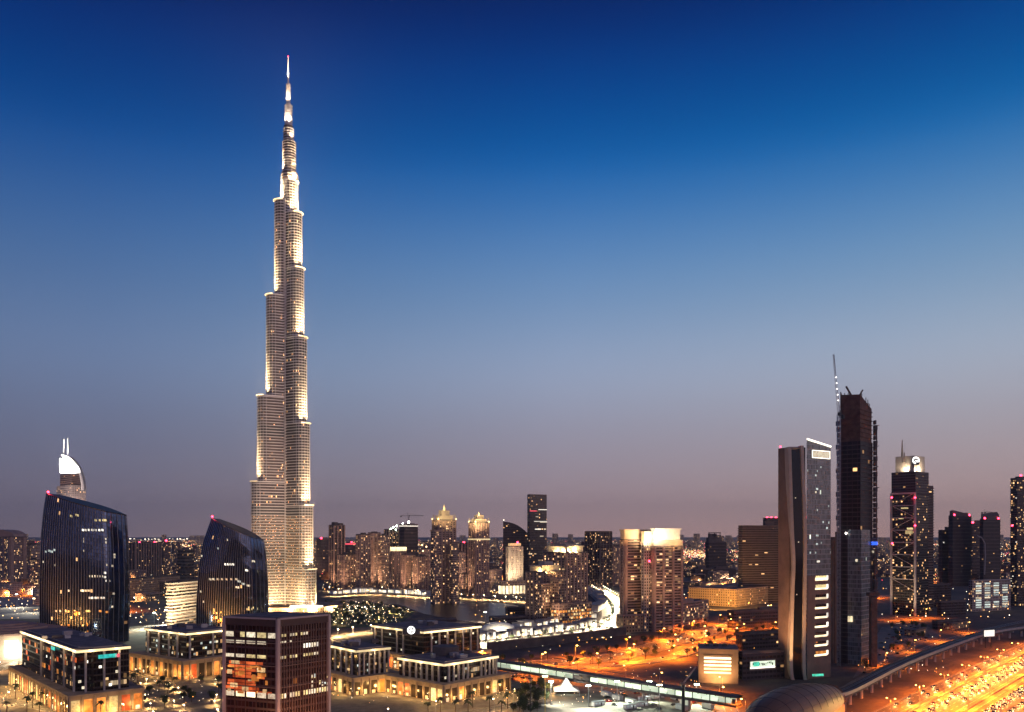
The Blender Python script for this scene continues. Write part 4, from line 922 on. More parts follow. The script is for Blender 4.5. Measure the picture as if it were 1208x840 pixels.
for q_, e_ in ((P(632, 735, 1055), 9e4), (P(655, 735, 1060), 9e4), (P(684, 735, 1100), 1.4e5)): light('floodlight', 'SPOT', (q_.x, q_.y-14, 4), e_, (1, .62, .34), t, 1, (q_.x, q_.y+16, 60), 100, .9)
po = corner(650, 660, 698, 1062, 50)
t = tower('arcade_block', 'low arched stone block with orange lit openings at the foot of the tan towers', 'building', po, ZT(713, 1075), 'pink_grid', plant=(), trim='pink_stone')
for e in (0, 3):
    l = along(po, e, 0)[3]; n = max(2, int(l//4.5))
    for j in range(4):
        for i in range(n): 
            if rnd.random() < .8: window(t, po, e, i*l/n+.8, 2+j*4.4, l/n-1.7, 2.7, rnd.choice(['amber_glow', 'room_warm', 'amber_glow']), .15)
# twin towers with a glowing roof
kl = corner(732, 737, 768, 990, 66)
tl = tower('residential_tower', 'left of the twin tan slabs, plain gilded parapet and balcony bands', 'apartment tower', kl, ZT(637, 990), 'tan_band', slab=(3.3, 'pink_stone', .9, 1.0), piers=(40, 3.0, 1.4, 'pink_stone', (0, 3)), plant=())
ZK = ZT(637, 990); mb = MB(); mb.prism(off(kl, .2), ZK+1, ZT(626, 990), 0); mb.prism(off(kl, 1.2), ZT(626, 990), ZT(624.5, 990), 0); mb.build('attic', 'cream_stone', tl)
for k in range(4): q = P(733+k*9, 637, 975); light('floodlight', 'SPOT', (q.x, q.y-3, q.z), 1.1e4, (1, .55, .16), tl, .6, (q.x, q.y+16, q.z+12), 120, .8)
kr = corner(766, 771, 805, 985, 66)
tr = tower('residential_tower', 'right of the twin tan slabs, with a blazing white rooftop hall and dark balconies', 'apartment tower', kr, ZT(645, 985), 'tan_band', slab=(3.3, 'pink_stone', .9, 1.0), piers=(13, 2.6, 1.4, 'pink_stone', (0, 3)), plant=())
ZK = ZT(645, 985); mb = MB(); mb.prism(off(kr, .2), ZK+1, ZT(637, 985), 0); mb.build('attic', 'cream_stone', tr)
c = cen(kr); kh = [tuple(c.xy+(Vector(p)-c.xy)*.86) for p in kr]
mb = MB(); mb.prism(kh, ZT(637, 985), ZT(625, 985), 0); mb.prism(off(kh, 1.5), ZT(625, 985), ZT(623.3, 985), 0); mb.build('rooftop_hall', 'white_paint', tr)
for k in range(4): q = P(770+k*8, 637, 973); light('floodlight', 'SPOT', (q.x, q.y-2, q.z+.8), (2.2e4, 4.5e4, 1.2e4, 4e3)[k], (1, .84, .56), tr, .6, (q.x, q.y+16, q.z+9), 130, .8)
q = P(802, 640, 985); light('floodlight', 'SPOT', (q.x+4, q.y-4, q.z-4), 2.5e4, (1, .6, .22), tr, .6, (q.x-6, q.y+12, q.z+8), 120, .8)
mid = corner(758, 760, 769, 986, 60); mb = MB(); mb.prism(mid, 0, ZT(641, 992), 0); mb.prism(mid, ZT(641, 992), ZT(627, 992), 1); mb.build('stair_core', ['pale_grid', 'cream_stone'], tr)
q = P(761, 641, 982); light('floodlight', 'SPOT', (q.x, q.y-6, q.z), 5e4, (1, .8, .46), tr, .6, (q.x, q.y+8, q.z+9), 120, .8); beacon(tr, P(766, 662, 978), 1.3, 1200)
for px in (740, 760, 785, 800): q_ = P(px, 748, 950); light('floodlight', 'SPOT', (q_.x, q_.y-8, 22), 4.5e4, (1, .56, .28), tr, 1, (q_.x, q_.y+30, 75), 100, .9)
kp = corner(752, 772, 836, 1000, 40)
t = tower('podium_building', 'long low pinkish building with small dark windows along the orange road', 'building', kp, 27, 'pink_grid', plant=((.2, 0, .2, .4, 4),), trim='pink_stone', slab=(9, 'pink_stone', .7, .8))
kq = corner(727, 735, 775, 975, 64)
tower('podium_building', 'short plain annex with a dark garage opening below the twin towers', 'building', kq, 19, 'low_amber', plant=(), trim='pink_stone')
# ------------------------------------------------------------------ right side
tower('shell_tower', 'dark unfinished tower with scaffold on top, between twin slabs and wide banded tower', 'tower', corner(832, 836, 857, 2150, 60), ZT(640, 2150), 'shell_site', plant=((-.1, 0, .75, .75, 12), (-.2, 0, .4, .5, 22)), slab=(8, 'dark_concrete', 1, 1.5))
t = thing('scaffold_frame', 'open steel frame standing on the dark unfinished tower', 'scaffold', P(842, 634, 2160)); mb = MB()
c = P(843, 634, 2160)
for dx in (-14, 0, 14): mb.bar((c.x+dx, c.y, c.z), (c.x+dx, c.y, c.z+13), 1.4)
for z in (5, 12): mb.bar((c.x-16, c.y, c.z+z), (c.x+16, c.y, c.z+z), 1.3)
mb.build('frame', 'dark_metal', t)
tower('low_tower', 'squat dark tower base spreading in front of the unfinished tower', 'building', corner(815, 820, 868, 2100, 66), ZT(672, 2100), 'shell_site', plant=((-.3, 0, .2, .4, 10), (.2, 0, .3, .3, 6)))
st = corner(871, 876, 918, 1400, 72, 75)
tower('banded_tower', 'wide dull tower of dark horizontal bands left of the ribbed corner tower', 'office tower', st, ZT(621, 1400), 'band_dark', slab=(3.9, 'dark_concrete', .9, 1.3), plant=((.3, .1, .25, .5, 8),), group=None)
tower('banded_tower', 'narrow dark tower rising behind the wide banded tower, red lamps on its roof', 'office tower', corner(900, 904, 926, 1500, 72, 50), ZT(612, 1500), 'purple_dark', plant=(), beacons=((-.42, -.3, 2), (.05, -.3, 2), (-.2, -.3, 2)), be=0)
lo = corner(812, 868, 932, 1330, 42)
t = tower('low_building', 'long low amber lit building with small square windows under the banded tower', 'building', lo, 26, 'low_amber', plant=((.1, .1, .2, .3, 3), (-.2, .1, .3, .3, 2.5)), trim='pink_stone')
for k in range(5): q = P(822+k*22, 726, 1260); light('glow_lamp', 'SPOT', (q.x, q.y, 8), 2.2e5, (1, .50, .12), t, 1, (q.x, q.y+70, 12), 120, .8)
tower('low_building', 'flat mauve roofed low building in front of the amber lit one', 'building', corner(858, 866, 934, 1020, 66), 20, 'purple_dark', plant=((.2, .2, .4, .3, 3),), roof='roof_deck')
tower('low_building', 'dark low shed with a flat roof between the mauve building and the boxy hall', 'building', corner(868, 876, 934, 830, 66), 15, 'purple_dark', plant=((-.2, .1, .1, .3, 2),))
# boxy hall with lit louvres
ub = corner(824, 871, 884, 640, 12, 40)
t = thing('boxy_hall', 'boxy tan hall with a square of bright lit louvre bands, beside the ribbed corner tower', 'hall', (*cen(ub)[:2], 0))
ZU = ZT(768, 640); mb = MB(); mb.prism(ub, 0, ZU, 0, -1); mb.build('wall', 'brown_concrete', t)
mb = MB(); mb.prism(off(ub, .4), ZU, ZU+1.1, 0, 1); mb.build('roof', ['brown_concrete', 'roof_deck'], t)
l = along(ub, 3, 0)[3]
for k in range(5): window(t, ub, 3, l*.14, ZU-6.6-k*2.75, l*.68, 1.5, 'room_bright', .25, 'louvre_band')
window(t, ub, 3, l*.12, ZU-3.6, l*.74, .7, 'dark_metal', .2, 'vent')
for k in range(3): MB().box((cen(ub).x-8+k*7, cen(ub).y+2, ZU+2), (3, 2.6, 2), .3).build('roof_plant', 'dark_metal', t)
lx = along(ub, 3, l*.5); light('glow_lamp', 'SPOT', (lx[0].x+lx[2].x*14, lx[0].y+lx[2].y*14, 1.5), 6e4, (1, .55, .18), t, .6, (lx[0].x, lx[0].y, 12), 130, .8)
uc = corner(872, 876, 936, 655, 70, 42)
t = tower('shop_block', 'dark block with a pale green lit sign board, right of the boxy hall', 'shop', uc, ZT(772, 655), 'purple_dark', plant=())
l = along(uc, 0, 0)[3]; q, d, n, _ = along(uc, 0, 4)
c0, d0, n0, _ = along(uc, 0, l*.42)
MB().box((c0.x+n0.x*1, c0.y+n0.y*1, ZT(785.5, 655)), (24, .5, 7.4), math.atan2(d0.y, d0.x)).build('sign_frame', 'cream_stone', t)
sb = MB().box((c0.x+n0.x*1.3, c0.y+n0.y*1.3, ZT(784.5, 655)), (22.6, .25, 4.6), math.atan2(d0.y, d0.x)).build('sign_panel', 'tube_green', t)
mb = MB()
rq = random.Random(5)
for k in range(13):                                             # unreadable strokes on the board
    u = -9+k*1.5; cc = c0+d0*u; mb.box((cc.x+n0.x*1.48, cc.y+n0.y*1.48, ZT(784.3, 655)+rq.uniform(-.5, .9)), (rq.uniform(.5, 1.2), .1, rq.uniform(1, 2.2)), math.atan2(d0.y, d0.x))
mb.build('sign_strokes', 'dark_metal', t)
MB().box((c0.x+n0.x*1.55-d0.x*6, c0.y+n0.y*1.55-d0.y*6, ZT(784, 655)), (5.5, .1, 3.4), math.atan2(d0.y, d0.x)).build('sign_emblem', 'sign_green', t)
MB().box((c0.x+n0.x*1.2, c0.y+n0.y*1.2, ZT(788.6, 655)), (23, .3, .9), math.atan2(d0.y, d0.x)).build('light_strip', 'led_white', t)
# ribbed corner tower
Yv = 660.0
vt = thing('ribbed_tower', 'tall corner tower with two pale bending ribs and a stack of bright L shaped windows', 'office tower', G(948, 802))
def vx(px, Y=Yv): return (px-CX)*Y/F
A_, B_, C_, D_ = Vector((vx(918, Yv+16), Yv+16)), Vector((vx(931), Yv)), Vector((vx(951, Yv-2), Yv-2)), Vector((vx(980, Yv+14), Yv+14))
dp = Vector((18, 26)); zt1, zt2 = ZT(527, Yv), ZT(519, Yv)
mb = MB(); mb.prism([tuple(A_), tuple(B_+Vector((1, .5))), tuple(B_+Vector((8, 26))), tuple(A_+Vector((14, 22)))], 0, zt1, 0); mb.build('side_wall', 'brown_concrete', vt)
mb = MB(); mb.prism([tuple(B_+Vector((.5, 1.5))), tuple(C_+Vector((0, 1.5))), tuple(C_+Vector((4, 20))), tuple(B_+Vector((4, 20)))], 0, zt1-.6, 0); mb.build('slot_glazing', 'black_glass', vt)
gp = [tuple(C_+Vector((1, 1))), tuple(D_), tuple(D_+Vector((8, 24))), tuple(C_+Vector((9, 26)))]
mb = MB(); lw = (D_-C_).length
for e in range(4):
    a, b = gp[e], gp[(e+1) % 4]; h = lambda p: zt2-(p[0]-gp[0][0])*.18
    mb.face([(a[0], a[1], 0), (b[0], b[1], 0), (b[0], b[1], h(b)), (a[0], a[1], h(a))], 0, [(e*60, 0), (e*60+lw, 0), (e*60+lw, h(b)), (e*60, h(a))])
mb.face([(p[0], p[1], zt2-(p[0]-gp[0][0])*.18) for p in gp], 1); mb.build('glass_wing', ['grey_green_glass', 'dark_metal'], vt)
ed = MB(); a, b = gp[0], gp[1]; ed.bar((a[0], a[1]-.3, zt2+.6), (b[0], b[1]-.3, zt2-(b[0]-a[0])*.18+.6), 1.1); ed.build('roof_edge_light', 'led_white', vt)
def rib(keys, w, dpt):
    mb = MB(); ks = [(ZT(py, Yv), vx(px)) for px, py in keys]
    for (za, xa), (zb, xb) in zip(ks, ks[1:]):
        y0 = Yv-2.2
        A = [(xa-w/2, y0, za), (xa+w/2, y0, za), (xa+w/2, y0+dpt, za), (xa-w/2, y0+dpt, za)]; B = [(xb-w/2, y0, zb), (xb+w/2, y0, zb), (xb+w/2, y0+dpt, zb), (xb-w/2, y0+dpt, zb)]
        for i in range(4): j = (i+1) % 4; mb.face([A[i], A[j], B[j], B[i]])
    mb.face([(ks[-1][1]-w/2, Yv-2.2, ks[-1][0]), (ks[-1][1]+w/2, Yv-2.2, ks[-1][0]), (ks[-1][1]+w/2, Yv-2.2+dpt, ks[-1][0]), (ks[-1][1]-w/2, Yv-2.2+dpt, ks[-1][0])])
    return mb.build('rib', 'cream_stone', vt)
def smooth_keys(ks):
    return [(v.x, v.y) for v in spline([Vector((a, b, 0)) for a, b in ks], 8)]
rib(smooth_keys([(936.5, 805), (932.5, 785), (934.3, 700), (935.5, 662), (933.5, 620), (930.5, 527.5)]), 2.4, 9)
rib(smooth_keys([(950.5, 805), (947.5, 785), (948.5, 700), (949, 660), (948.5, 610), (945.2, 526)]), 2.4, 9)
MB().bar((vx(930.5), Yv+1, zt1-1), (vx(945.2), Yv+1, zt1-1), 1.6).build('lintel', 'cream_stone', vt)
ge = gp; lg = lw
def gx(px): return (px-951)/(979-951)*lg
for k, py in enumerate((683.5, 694, 705.5, 717, 728, 739, 750, 761, 772.5)):
    z = ZT(py, Yv+6); tilt = k*.12
    window(vt, gp, 0, gx(960.0-k*.1), z-1.0, gx(974.5)-gx(960.5), 1.5 if k else 2.4, 'room_bright', .3, 'lit_sill'); window(vt, gp, 0, gx(972.6), z-.4, gx(974.6)-gx(972.6), 3.4, 'room_white', .34, 'lit_jamb')
    window(vt, gp, 0, gx(960.5), z+.8, gx(972.4)-gx(960.5), 2.0, 'amber_glow' if k in (8,) else ('room_yellow' if k < 2 else 'brown_glass'), .2, 'recess')
for k in range(60): pass
lower_clad = MB(); c, d, n, l = along(gp, 0, 0); m_ = c+d*l/2
lower_clad.box((m_.x+n.x*.06, m_.y+n.y*.06, ZT(679, Yv+6)/2), (l-.6, .14, ZT(679, Yv+6)), math.atan2(d.y, d.x)); lower_clad.build('lower_cladding', 'brown_concrete', vt)
sz = ZT(537, Yv+6)
for a_, b_, h in ((957, 977, .6),): 
    window(vt, gp, 0, gx(957), sz+3.2, gx(976.5)-gx(957), .6, 'led_white', .3, 'sign_frame'); window(vt, gp, 0, gx(957), sz-2.4, gx(976.5)-gx(957), .6, 'led_white', .3, 'sign_frame')
    window(vt, gp, 0, gx(956.6), sz-2.4, .6, 6.2, 'led_white', .3, 'sign_frame'); window(vt, gp, 0, gx(976.3), sz-2.4, .6, 6.2, 'led_white', .3, 'sign_frame')
    window(vt, gp, 0, gx(957.8), sz-1.4, gx(975.8)-gx(957.8), 4.2, 'room_pale', .2, 'sign_panel')
for px, py, w, m in ((966, 552, .9, 'room_cool'), (962, 557, .8, 'room_cool'), (960, 562, 1.4, 'room_cool'), (951.5, 557, .6, 'room_cool'), (961, 578, 2.2, 'room_cool'), (960, 582, 1.4, 'room_pale'), (962, 603, .7, 'room_cool'), (975, 598, .6, 'room_cool'), (968.5, 617, 1, 'room_cool'),
                     (975, 617.5, .8, 'room_cool'), (972.5, 624, 1.8, 'room_cool'), (961, 633, 2.6, 'room_cool'), (966.5, 641.5, .9, 'room_cool'), (961, 643, 2, 'room_green' if 0 else 'room_cool'), (954, 653, 1.2, 'room_cool'), (960, 653, 1.2, 'room_cool'), (962, 663.5, 3.4, 'room_white'), (977, 653, .6, 'room_cool')):
    window(vt, gp, 0, gx(px), ZT(py, Yv+6), w, 1.5, m, .2)
for px, py in ((932.5, 552), (937.5, 588), (939, 702), (941, 640)): window(vt, [tuple(B_+Vector((.5, 1.5))), tuple(C_+Vector((0, 1.5))), (0, 0)], 0, (px-931)*.66, ZT(py, Yv), .8, .8, 'room_pale', .1)
beacon(vt, (A_.x+2, A_.y+.5, zt1+1.6), .8, 500)
q = P(934, 803, Yv-14); light('floodlight', 'SPOT', (q.x, q.y, 3), 8e4, (1, .60, .26), vt, .8, (q.x+1, Yv, 45), 60, .9); light('floodlight', 'SPOT', (q.x-16, q.y-14, 3), 2.6e5, (1, .46, .18), vt, .8, (q.x-5, Yv+8, 60), 60, .9)  # orange side flood added in place of light from the road
MB().box((vx(960), Yv-9, 5.0), (9, 1, 1.6), .2).build('entrance_sign', 'sign_green', vt)
# lower tower behind with its own frame
wp = corner(981, 984, 1004, 745, 64)
t = tower('framed_tower', 'lower dark tower with a pale stone frame, right behind the ribbed corner tower', 'office tower', wp, ZT(636, 745), 'black_glass', piers=(14, 2.6, 1.2, 'brown_concrete', (0, 3)), plant=((.1, .2, .5, .5, 6),), trim='brown_concrete')
MB().ball(P(998, 629, 742), .7, 0, 6).build('roof_lamp', 'lamp_white', t); lit_windows(t, wp, (0, 3), 10, ZT(660, 745), 4, 2.4, 8, ['room_pale', 'room_warm'], .3, .4, 9)
# tower under construction with its crane
Yx = 735.0
xt = thing('unfinished_tower', 'very tall dark unfinished tower with ragged reddish top floors', 'tower', G(1016, 785))
ZX = ZT(492, Yx); xb = corner(990, 1015, 1037, Yx, 42, 30)
mb = MB(); mb.prism(xb, 0, ZT(520, Yx), 0, 1); z = 8
while z < ZT(520, Yx): mb.prism(off(xb, .55), z-.7, z, 1); z += 3.9
mb.build('lower_body', ['shell_site', 'dark_concrete'], xt)
c = cen(xb); xu = [tuple(c.xy+(Vector(p)-c.xy)*.94) for p in xb]
zz = [ZT(465, Yx), ZT(478, Yx), ZT(469, Yx), ZT(463, Yx)]
mb = MB()
for e in range(4):
    a, b = xu[e], xu[(e+1) % 4]
    mb.face([(a[0], a[1], ZT(520, Yx)), (b[0], b[1], ZT(520, Yx)), (b[0], b[1], zz[(e+1) % 4]), (a[0], a[1], zz[e])], 0)
mb.face([(p[0], p[1], q) for p, q in zip(xu, zz)], 0); z = ZT(520, Yx)
for k in range(8): mb.prism(off(xu, .7), z+k*3.9, z+k*3.9+.6, 0)
rq = random.Random(8)
for k in range(14):
    u = rq.random(); e = rq.choice((0, 3)); l = along(xu, e, 0)[3]; q, d, n, _ = along(xu, e, u*l); zt_ = zz[e]*(1-u)+zz[(e+1) % 4]*u
    mb.bar((q.x, q.y, zt_-4), (q.x, q.y, zt_+rq.uniform(1, 4)), .5)
mb.bar((xu[0][0], xu[0][1], zz[0]), (xu[0][0]+3, xu[0][1]+2, zz[0]+4), 1.2); mb.bar((xu[3][0]+8, xu[3][1]-4, zz[3]-1), (xu[3][0]+4, xu[3][1]-3, zz[3]+7), 1.2)
mb.build('upper_floors', 'raw_concrete', xt)
mb = MB(); q, d, n, l = along(xb, 0, 0)                           # hoist and scaffold strip on the right corner
for k in range(46):
    z = 6+k*4.6; w = 1.6+.5*((k*7) % 3)
    mb.box((xb[1][0]+.6+w/2, xb[1][1]-1.2, z), (w, 3.5, 3.6+((k*5) % 3)*.5)); 
    if k % 4 == 0: mb.bar((xb[1][0], xb[1][1]-1, z), (xb[1][0]+w+2.5, xb[1][1]-2.5, z+2.2), .4)
mb.bar((xb[1][0]+2.6, xb[1][1]-2.6, 0), (xb[1][0]+2.6, xb[1][1]-2.6, ZT(500, Yx)), .7); mb.build('scaffold_strip', 'dark_concrete', xt)
mb = MB()
for k in range(40):
    z = 8+k*5.2; w = 1.2+((k*5) % 4)*.5; mb.box((xb[3][0]-w/2, xb[3][1]-.5, z), (w, 3, 4))
mb.build('hoist', 'dark_concrete', xt)
mb = MB(); gl = corner(1000, 1016, 1030, Yx-1.2, 42, 22); mb.prism(gl, 0, ZT(625, Yx), 0); mb.build('clad_base', 'grey_green_glass', xt)
mb = MB(); q = P(1030, 690, Yx-10); mb.box((q.x, q.y, 30), (5, 5, 60)); mb.box((q.x, q.y, 62), (9, 7, 3)); mb.build('hoist_tower', 'raw_concrete', xt)
for e, px, py, m in ((3, 1002, 730, 'room_bright'), (3, 1005, 730, 'room_bright'), (0, 1034, 735, 'amber_glow'), (0, 1033, 722, 'amber_glow'), (0, 1035, 745, 'room_white'), (0, 1031, 700, 'amber_glow'), (0, 1034, 752, 'room_warm'), (3, 1011, 661, 'room_pale'), (0, 1029, 651, 'room_pale')):
    win_px(xt, xb, e, px, py, 1.6, 2.0 if m != 'room_bright' else 5, m, 1.6, 'work_light')
win_px(xt, xb, 0, 1037, 641, 3.4, 3, 'sign_blue', 4.5, 'hoarding_panel')
cb = P(989.5, 540, Yx-6); jt = P(983.3, 421, Yx-12); cb.z = ZT(560, Yx)
top = P(989.5, 489, Yx-6)
dj = (jt-top); luff = math.asin(dj.z/dj.length)
tower_crane('tower crane with steep white lit jib on the side of the tall unfinished tower', (cb.x, cb.y, 0), top.z, dj.length, 6, math.atan2(dj.y, dj.x), 'satin_metal', luff, 2.3, 5)
for px, y in ((989.7, 505), (989.7, 486), (991, 478)): pass
# white framed tower with a ring sign
Yy = 1180.0; yb = corner(1052, 1080, 1097, Yy, 50, 40)
yt = thing('framed_tower', 'tower in a pale braced outer frame with a lit ring sign and a spire', 'office tower', (*cen(yb)[:2], 0))
mb = MB(); mb.prism(yb, 0, ZT(583, Yy), 0, -1); mb.build('glass_body', 'frame_glass', yt)
mb = MB(); up = off(yb, .3); mb.prism(up, ZT(583, Yy), ZT(556, Yy), 0, 1); mb.build('upper_body', ['purple_dark', 'roof_deck'], yt)
fm = MB(); zf = ZT(581, Yy)
for e in (3,):
    c, d, n, l = along(yb, e, 0)
    for u in (0, l): p = c+d*u+n*1.6; fm.box((p.x, p.y, zf/2), (2.4, 2.4, zf), math.atan2(d.y, d.x))
    for k in range(8): p = c+d*l/2+n*1.6; fm.box((p.x, p.y, zf-.7-k*17.2), (l-1, 1.4, 1.2 if k else 2.4), math.atan2(d.y, d.x))
    for k in range(8):
        a = c+n*1.6+d*(0 if k % 2 else l); b = c+n*1.6+d*(l if k % 2 else 0); fm.bar((a.x, a.y, zf-k*17.2), (b.x, b.y, max(0, zf-(k+1)*17.2)), .55)
fm.build('outer_frame', 'frame_paint', yt)
c = cen(yb); cr1 = [tuple(c.xy+(Vector(p)-c.xy)*.8) for p in yb]; cr2 = [tuple(c.xy+(Vector(p)-c.xy)*.94) for p in yb]
mb = MB(); mb.prism(cr1, ZT(556, Yy), ZT(537, Yy), 0); mb.build('crown', 'grey_stone', yt)
for dx in (-12, -2, 8): q = c+Vector((dx, -22+abs(dx)*.5, 0)); light('floodlight', 'SPOT', (q.x, q.y, ZT(556, Yy)+1), 3e4, (1, .82, .52), yt, .6, (q.x+2, q.y+14, ZT(545, Yy)), 130, .8)
mb = MB(); q = Vector((vx(1072, Yy), c.y-6)); mb.tube((q.x, q.y, ZT(537, Yy)), (q.x, q.y, ZT(517, Yy)), 1.8, .5, 8); mb.tube((q.x-3.6, q.y-8, ZT(545, Yy)), (q.x-3.6, q.y-8, ZT(535, Yy)), 1, .8, 6); mb.tube((q.x-.5, q.y-8, ZT(545, Yy)), (q.x-.5, q.y-8, ZT(533, Yy)), 1, .8, 6); mb.build('spire', 'cream_stone', yt)
rc = P(1080.5, 543, Yy-4); mb = MB()
for k in range(20):
    a, b = k*math.tau/24-.6, (k+1)*math.tau/24-.6; mb.bar((rc.x+4*math.cos(a), rc.y, rc.z+4*math.sin(a)), (rc.x+4*math.cos(b), rc.y, rc.z+4*math.sin(b)), 1.5)
mb.bar((rc.x-.4, rc.y, rc.z), (rc.x+2.4, rc.y, rc.z-2.4), 1.3); mb.build('ring_sign', 'sign_white', yt)
MB().box((rc.x, rc.y+1.4, rc.z-2), (10, 1.2, 9)).build('sign_frame', 'dark_metal', yt)
for px, py in ((1052, 587), (1079.5, 587), (1052.5, 641), (1079.5, 620)): beacon(yt, P(px, py, Yy-6), 1.4, 900)
q = P(1062, 628, Yy-3)
for k, (u, z, w, h) in enumerate(((.12, 630, .3, 5), (.1, 625, .25, 3), (.5, 612, .2, 2), (.3, 600, .3, 2))): l = along(yb, 3, 0)[3]; window(yt, yb, 3, (1-u-w)*l, ZT(z, Yy), w*l, h, 'room_yellow', .5)
for dx in (-24, -8, 10): q = P(1066, 727, Yy); light('floodlight', 'SPOT', (q.x+dx, q.y-26, 2), 5e4, (1, .78, .46), yt, .8, (q.x+dx*.7, q.y, 40), 85, .8)
y2 = corner(1083, 1087, 1101, 1250, 60, 45)
t = tower('banded_tower', 'slim tower of fine horizontal bands behind the braced tower, red lamps up its edge', 'office tower', y2, ZT(574, 1250), 'band_dark', slab=(3.9, 'dark_concrete', .8, 1.4), plant=())
for py in (587, 622, 640, 647): beacon(t, P(1093.5, py, 1230), 1.4, 900)
# dark towers far right
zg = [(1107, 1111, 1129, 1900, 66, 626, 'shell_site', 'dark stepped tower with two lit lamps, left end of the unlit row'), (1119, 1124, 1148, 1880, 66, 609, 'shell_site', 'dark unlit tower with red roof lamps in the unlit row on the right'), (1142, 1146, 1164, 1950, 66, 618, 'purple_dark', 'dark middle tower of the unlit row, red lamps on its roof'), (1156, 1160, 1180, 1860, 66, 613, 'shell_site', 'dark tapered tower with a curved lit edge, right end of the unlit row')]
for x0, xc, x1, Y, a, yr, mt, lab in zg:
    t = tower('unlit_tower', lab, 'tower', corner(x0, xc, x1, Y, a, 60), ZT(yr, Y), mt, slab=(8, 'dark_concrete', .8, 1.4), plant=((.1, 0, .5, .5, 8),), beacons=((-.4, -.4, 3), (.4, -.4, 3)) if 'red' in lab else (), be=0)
    if 'two lit lamps' in lab:
        for px, py in ((1113, 640), (1121, 632)): win_px(t, corner(x0, xc, x1, Y, a, 60), 3 if px < xc else 0, px, py, 3, 3, 'room_white', 1.2, 'work_lamp')
    if 'curved' in lab or 'red roof lamps' in lab:
        po = off(corner(x0, xc, x1, Y, a, 60), -1.5); z_ = ZT(yr, Y)+1.9; hs = (3, 9, 16, 11) if 'curved' in lab else (12, 3, 2, 10); mb = MB(); tp_ = [(p[0], p[1], z_+h_) for p, h_ in zip(po, hs)]
        for e in range(4): b_, c_2 = po[e], po[(e+1) % 4]; mb.face([(*b_, z_), (*c_2, z_), tp_[(e+1) % 4], tp_[e]])
        mb.face(tp_); mb.build('slanting_top', 'dark_concrete', t)
    if 'curved' in lab:
        mb = MB(); pts = [P(px, py, 1835) for px, py in ((1153, 632), (1158, 634), (1162, 641), (1162.5, 655), (1161.5, 678))]
        for a_, b_ in zip(pts, pts[1:]): mb.bar(a_, b_, 1.6)
        mb.build('edge_fin', 'grey_stone', t)
c_ = P(1162, 613, 1880); tower_crane('small tower crane on the dark tapered tower far right', (c_.x, c_.y, c_.z), 16, 22, 9, R(20), w=2)
rb = corner(1192, 1200, 1240, 1350, 66, 60)
t = tower('office_tower', 'dark tower with lit window columns cut off by the right edge', 'office tower', rb, ZT(565, 1350), 'dark_grid', slab=(3.9, 'dark_concrete', .5, .8), plant=((0, 0, .7, .7, 4),), beacons=((-.3, -.3, 6), (0, -.4, 6)), be=0)
lit_windows(t, rb, (3,), 10, ZT(575, 1350), 3.9, 2.8, 16, ['room_pale', 'room_warm', 'room_white'], .4, .7, 31, .3); lit_windows(t, rb, (0,), 10, ZT(575, 1350), 3.9, 2.8, 14, ['room_pale', 'room_warm'], .4, .7, 32, .3); beacon(t, P(1194, 620, 1330), 1.5, 900)
lw2 = corner(1143, 1147, 1194, 1250, 68, 80)
t = tower('low_office', 'low pale office with four columns of greenish lit windows', 'office', lw2, ZT(686, 1250), 'pale_grid', plant=(), trim='grey_stone')
l = along(lw2, 0, 0)[3]
for k in range(4):
    for j in range(11):
        if rnd.random() < .85: window(t, lw2, 0, l*(.09+.23*k), 5+j*3.5, l*.14, 2.1, rnd.choice(['room_cool', 'room_pale', 'room_cool']), .2)
tower('low_building', 'plain grey low block left of the low office with lit columns', 'building', corner(1098, 1101, 1122, 1330, 66, 45), ZT(690, 1330), 'purple_dark', plant=((0, 0, .4, .4, 3),))
tower('low_building', 'dark low shed under the low office on the right', 'building', corner(1106, 1110, 1146, 1180, 66, 50), 19, 'purple_dark', plant=((.1, 0, .3, .3, 2),))
tower('low_building', 'flat brown shed with a long roof beside the curved track', 'building', corner(1100, 1106, 1145, 1010, 64, 50), 9, 'purple_dark', plant=())

# ------------------------------------------------------------------ elevated track, station shell, glazed footbridge
VC = spline([(196, 533, 11), (220, 557, 10), (304, 667, 10), (388, 767, 10), (489, 879, 10), (572, 946, 10), (760, 1060, 10), (1000, 1180, 10)], 12)
vd = thing('elevated_track', 'curving elevated rail track on pale columns beside the orange highway', 'viaduct', (304, 667, 0))
mb = MB(); ribbon(mb, VC, -4.6, 4.6, .6, 0, 2.2); mb.build('deck', 'dark_concrete', vd)
for s_ in (-4.6, 4.6):
    mb = MB(); ribbon(mb, VC, s_-.25, s_+.25, 1.75, 0, 2.2); mb.build('parapet', 'grey_stone' if s_ > 0 else 'dark_concrete', vd)
for s_ in (-2.2, 2.2):
    mb = MB(); ribbon(mb, VC, s_-.8, s_-.6, .78, 0, .15); ribbon(mb, VC, s_+.6, s_+.8, .78, 0, .15); mb.build('rail', 'satin_metal', vd)
for p, d in walk(VC, 27, 40):
    if p.y > 1010: break
    mb = MB(); n = Vector((d.y, -d.x, 0)); mb.tube((p.x, p.y, 0), (p.x, p.y, 6.6), 1.1, 1.1, 10); mb.bar(p+n*-4+Vector((0, 0, -2.6)), p+n*4+Vector((0, 0, -2.6)), 1.5); mb.build('pier', 'grey_stone', vd)
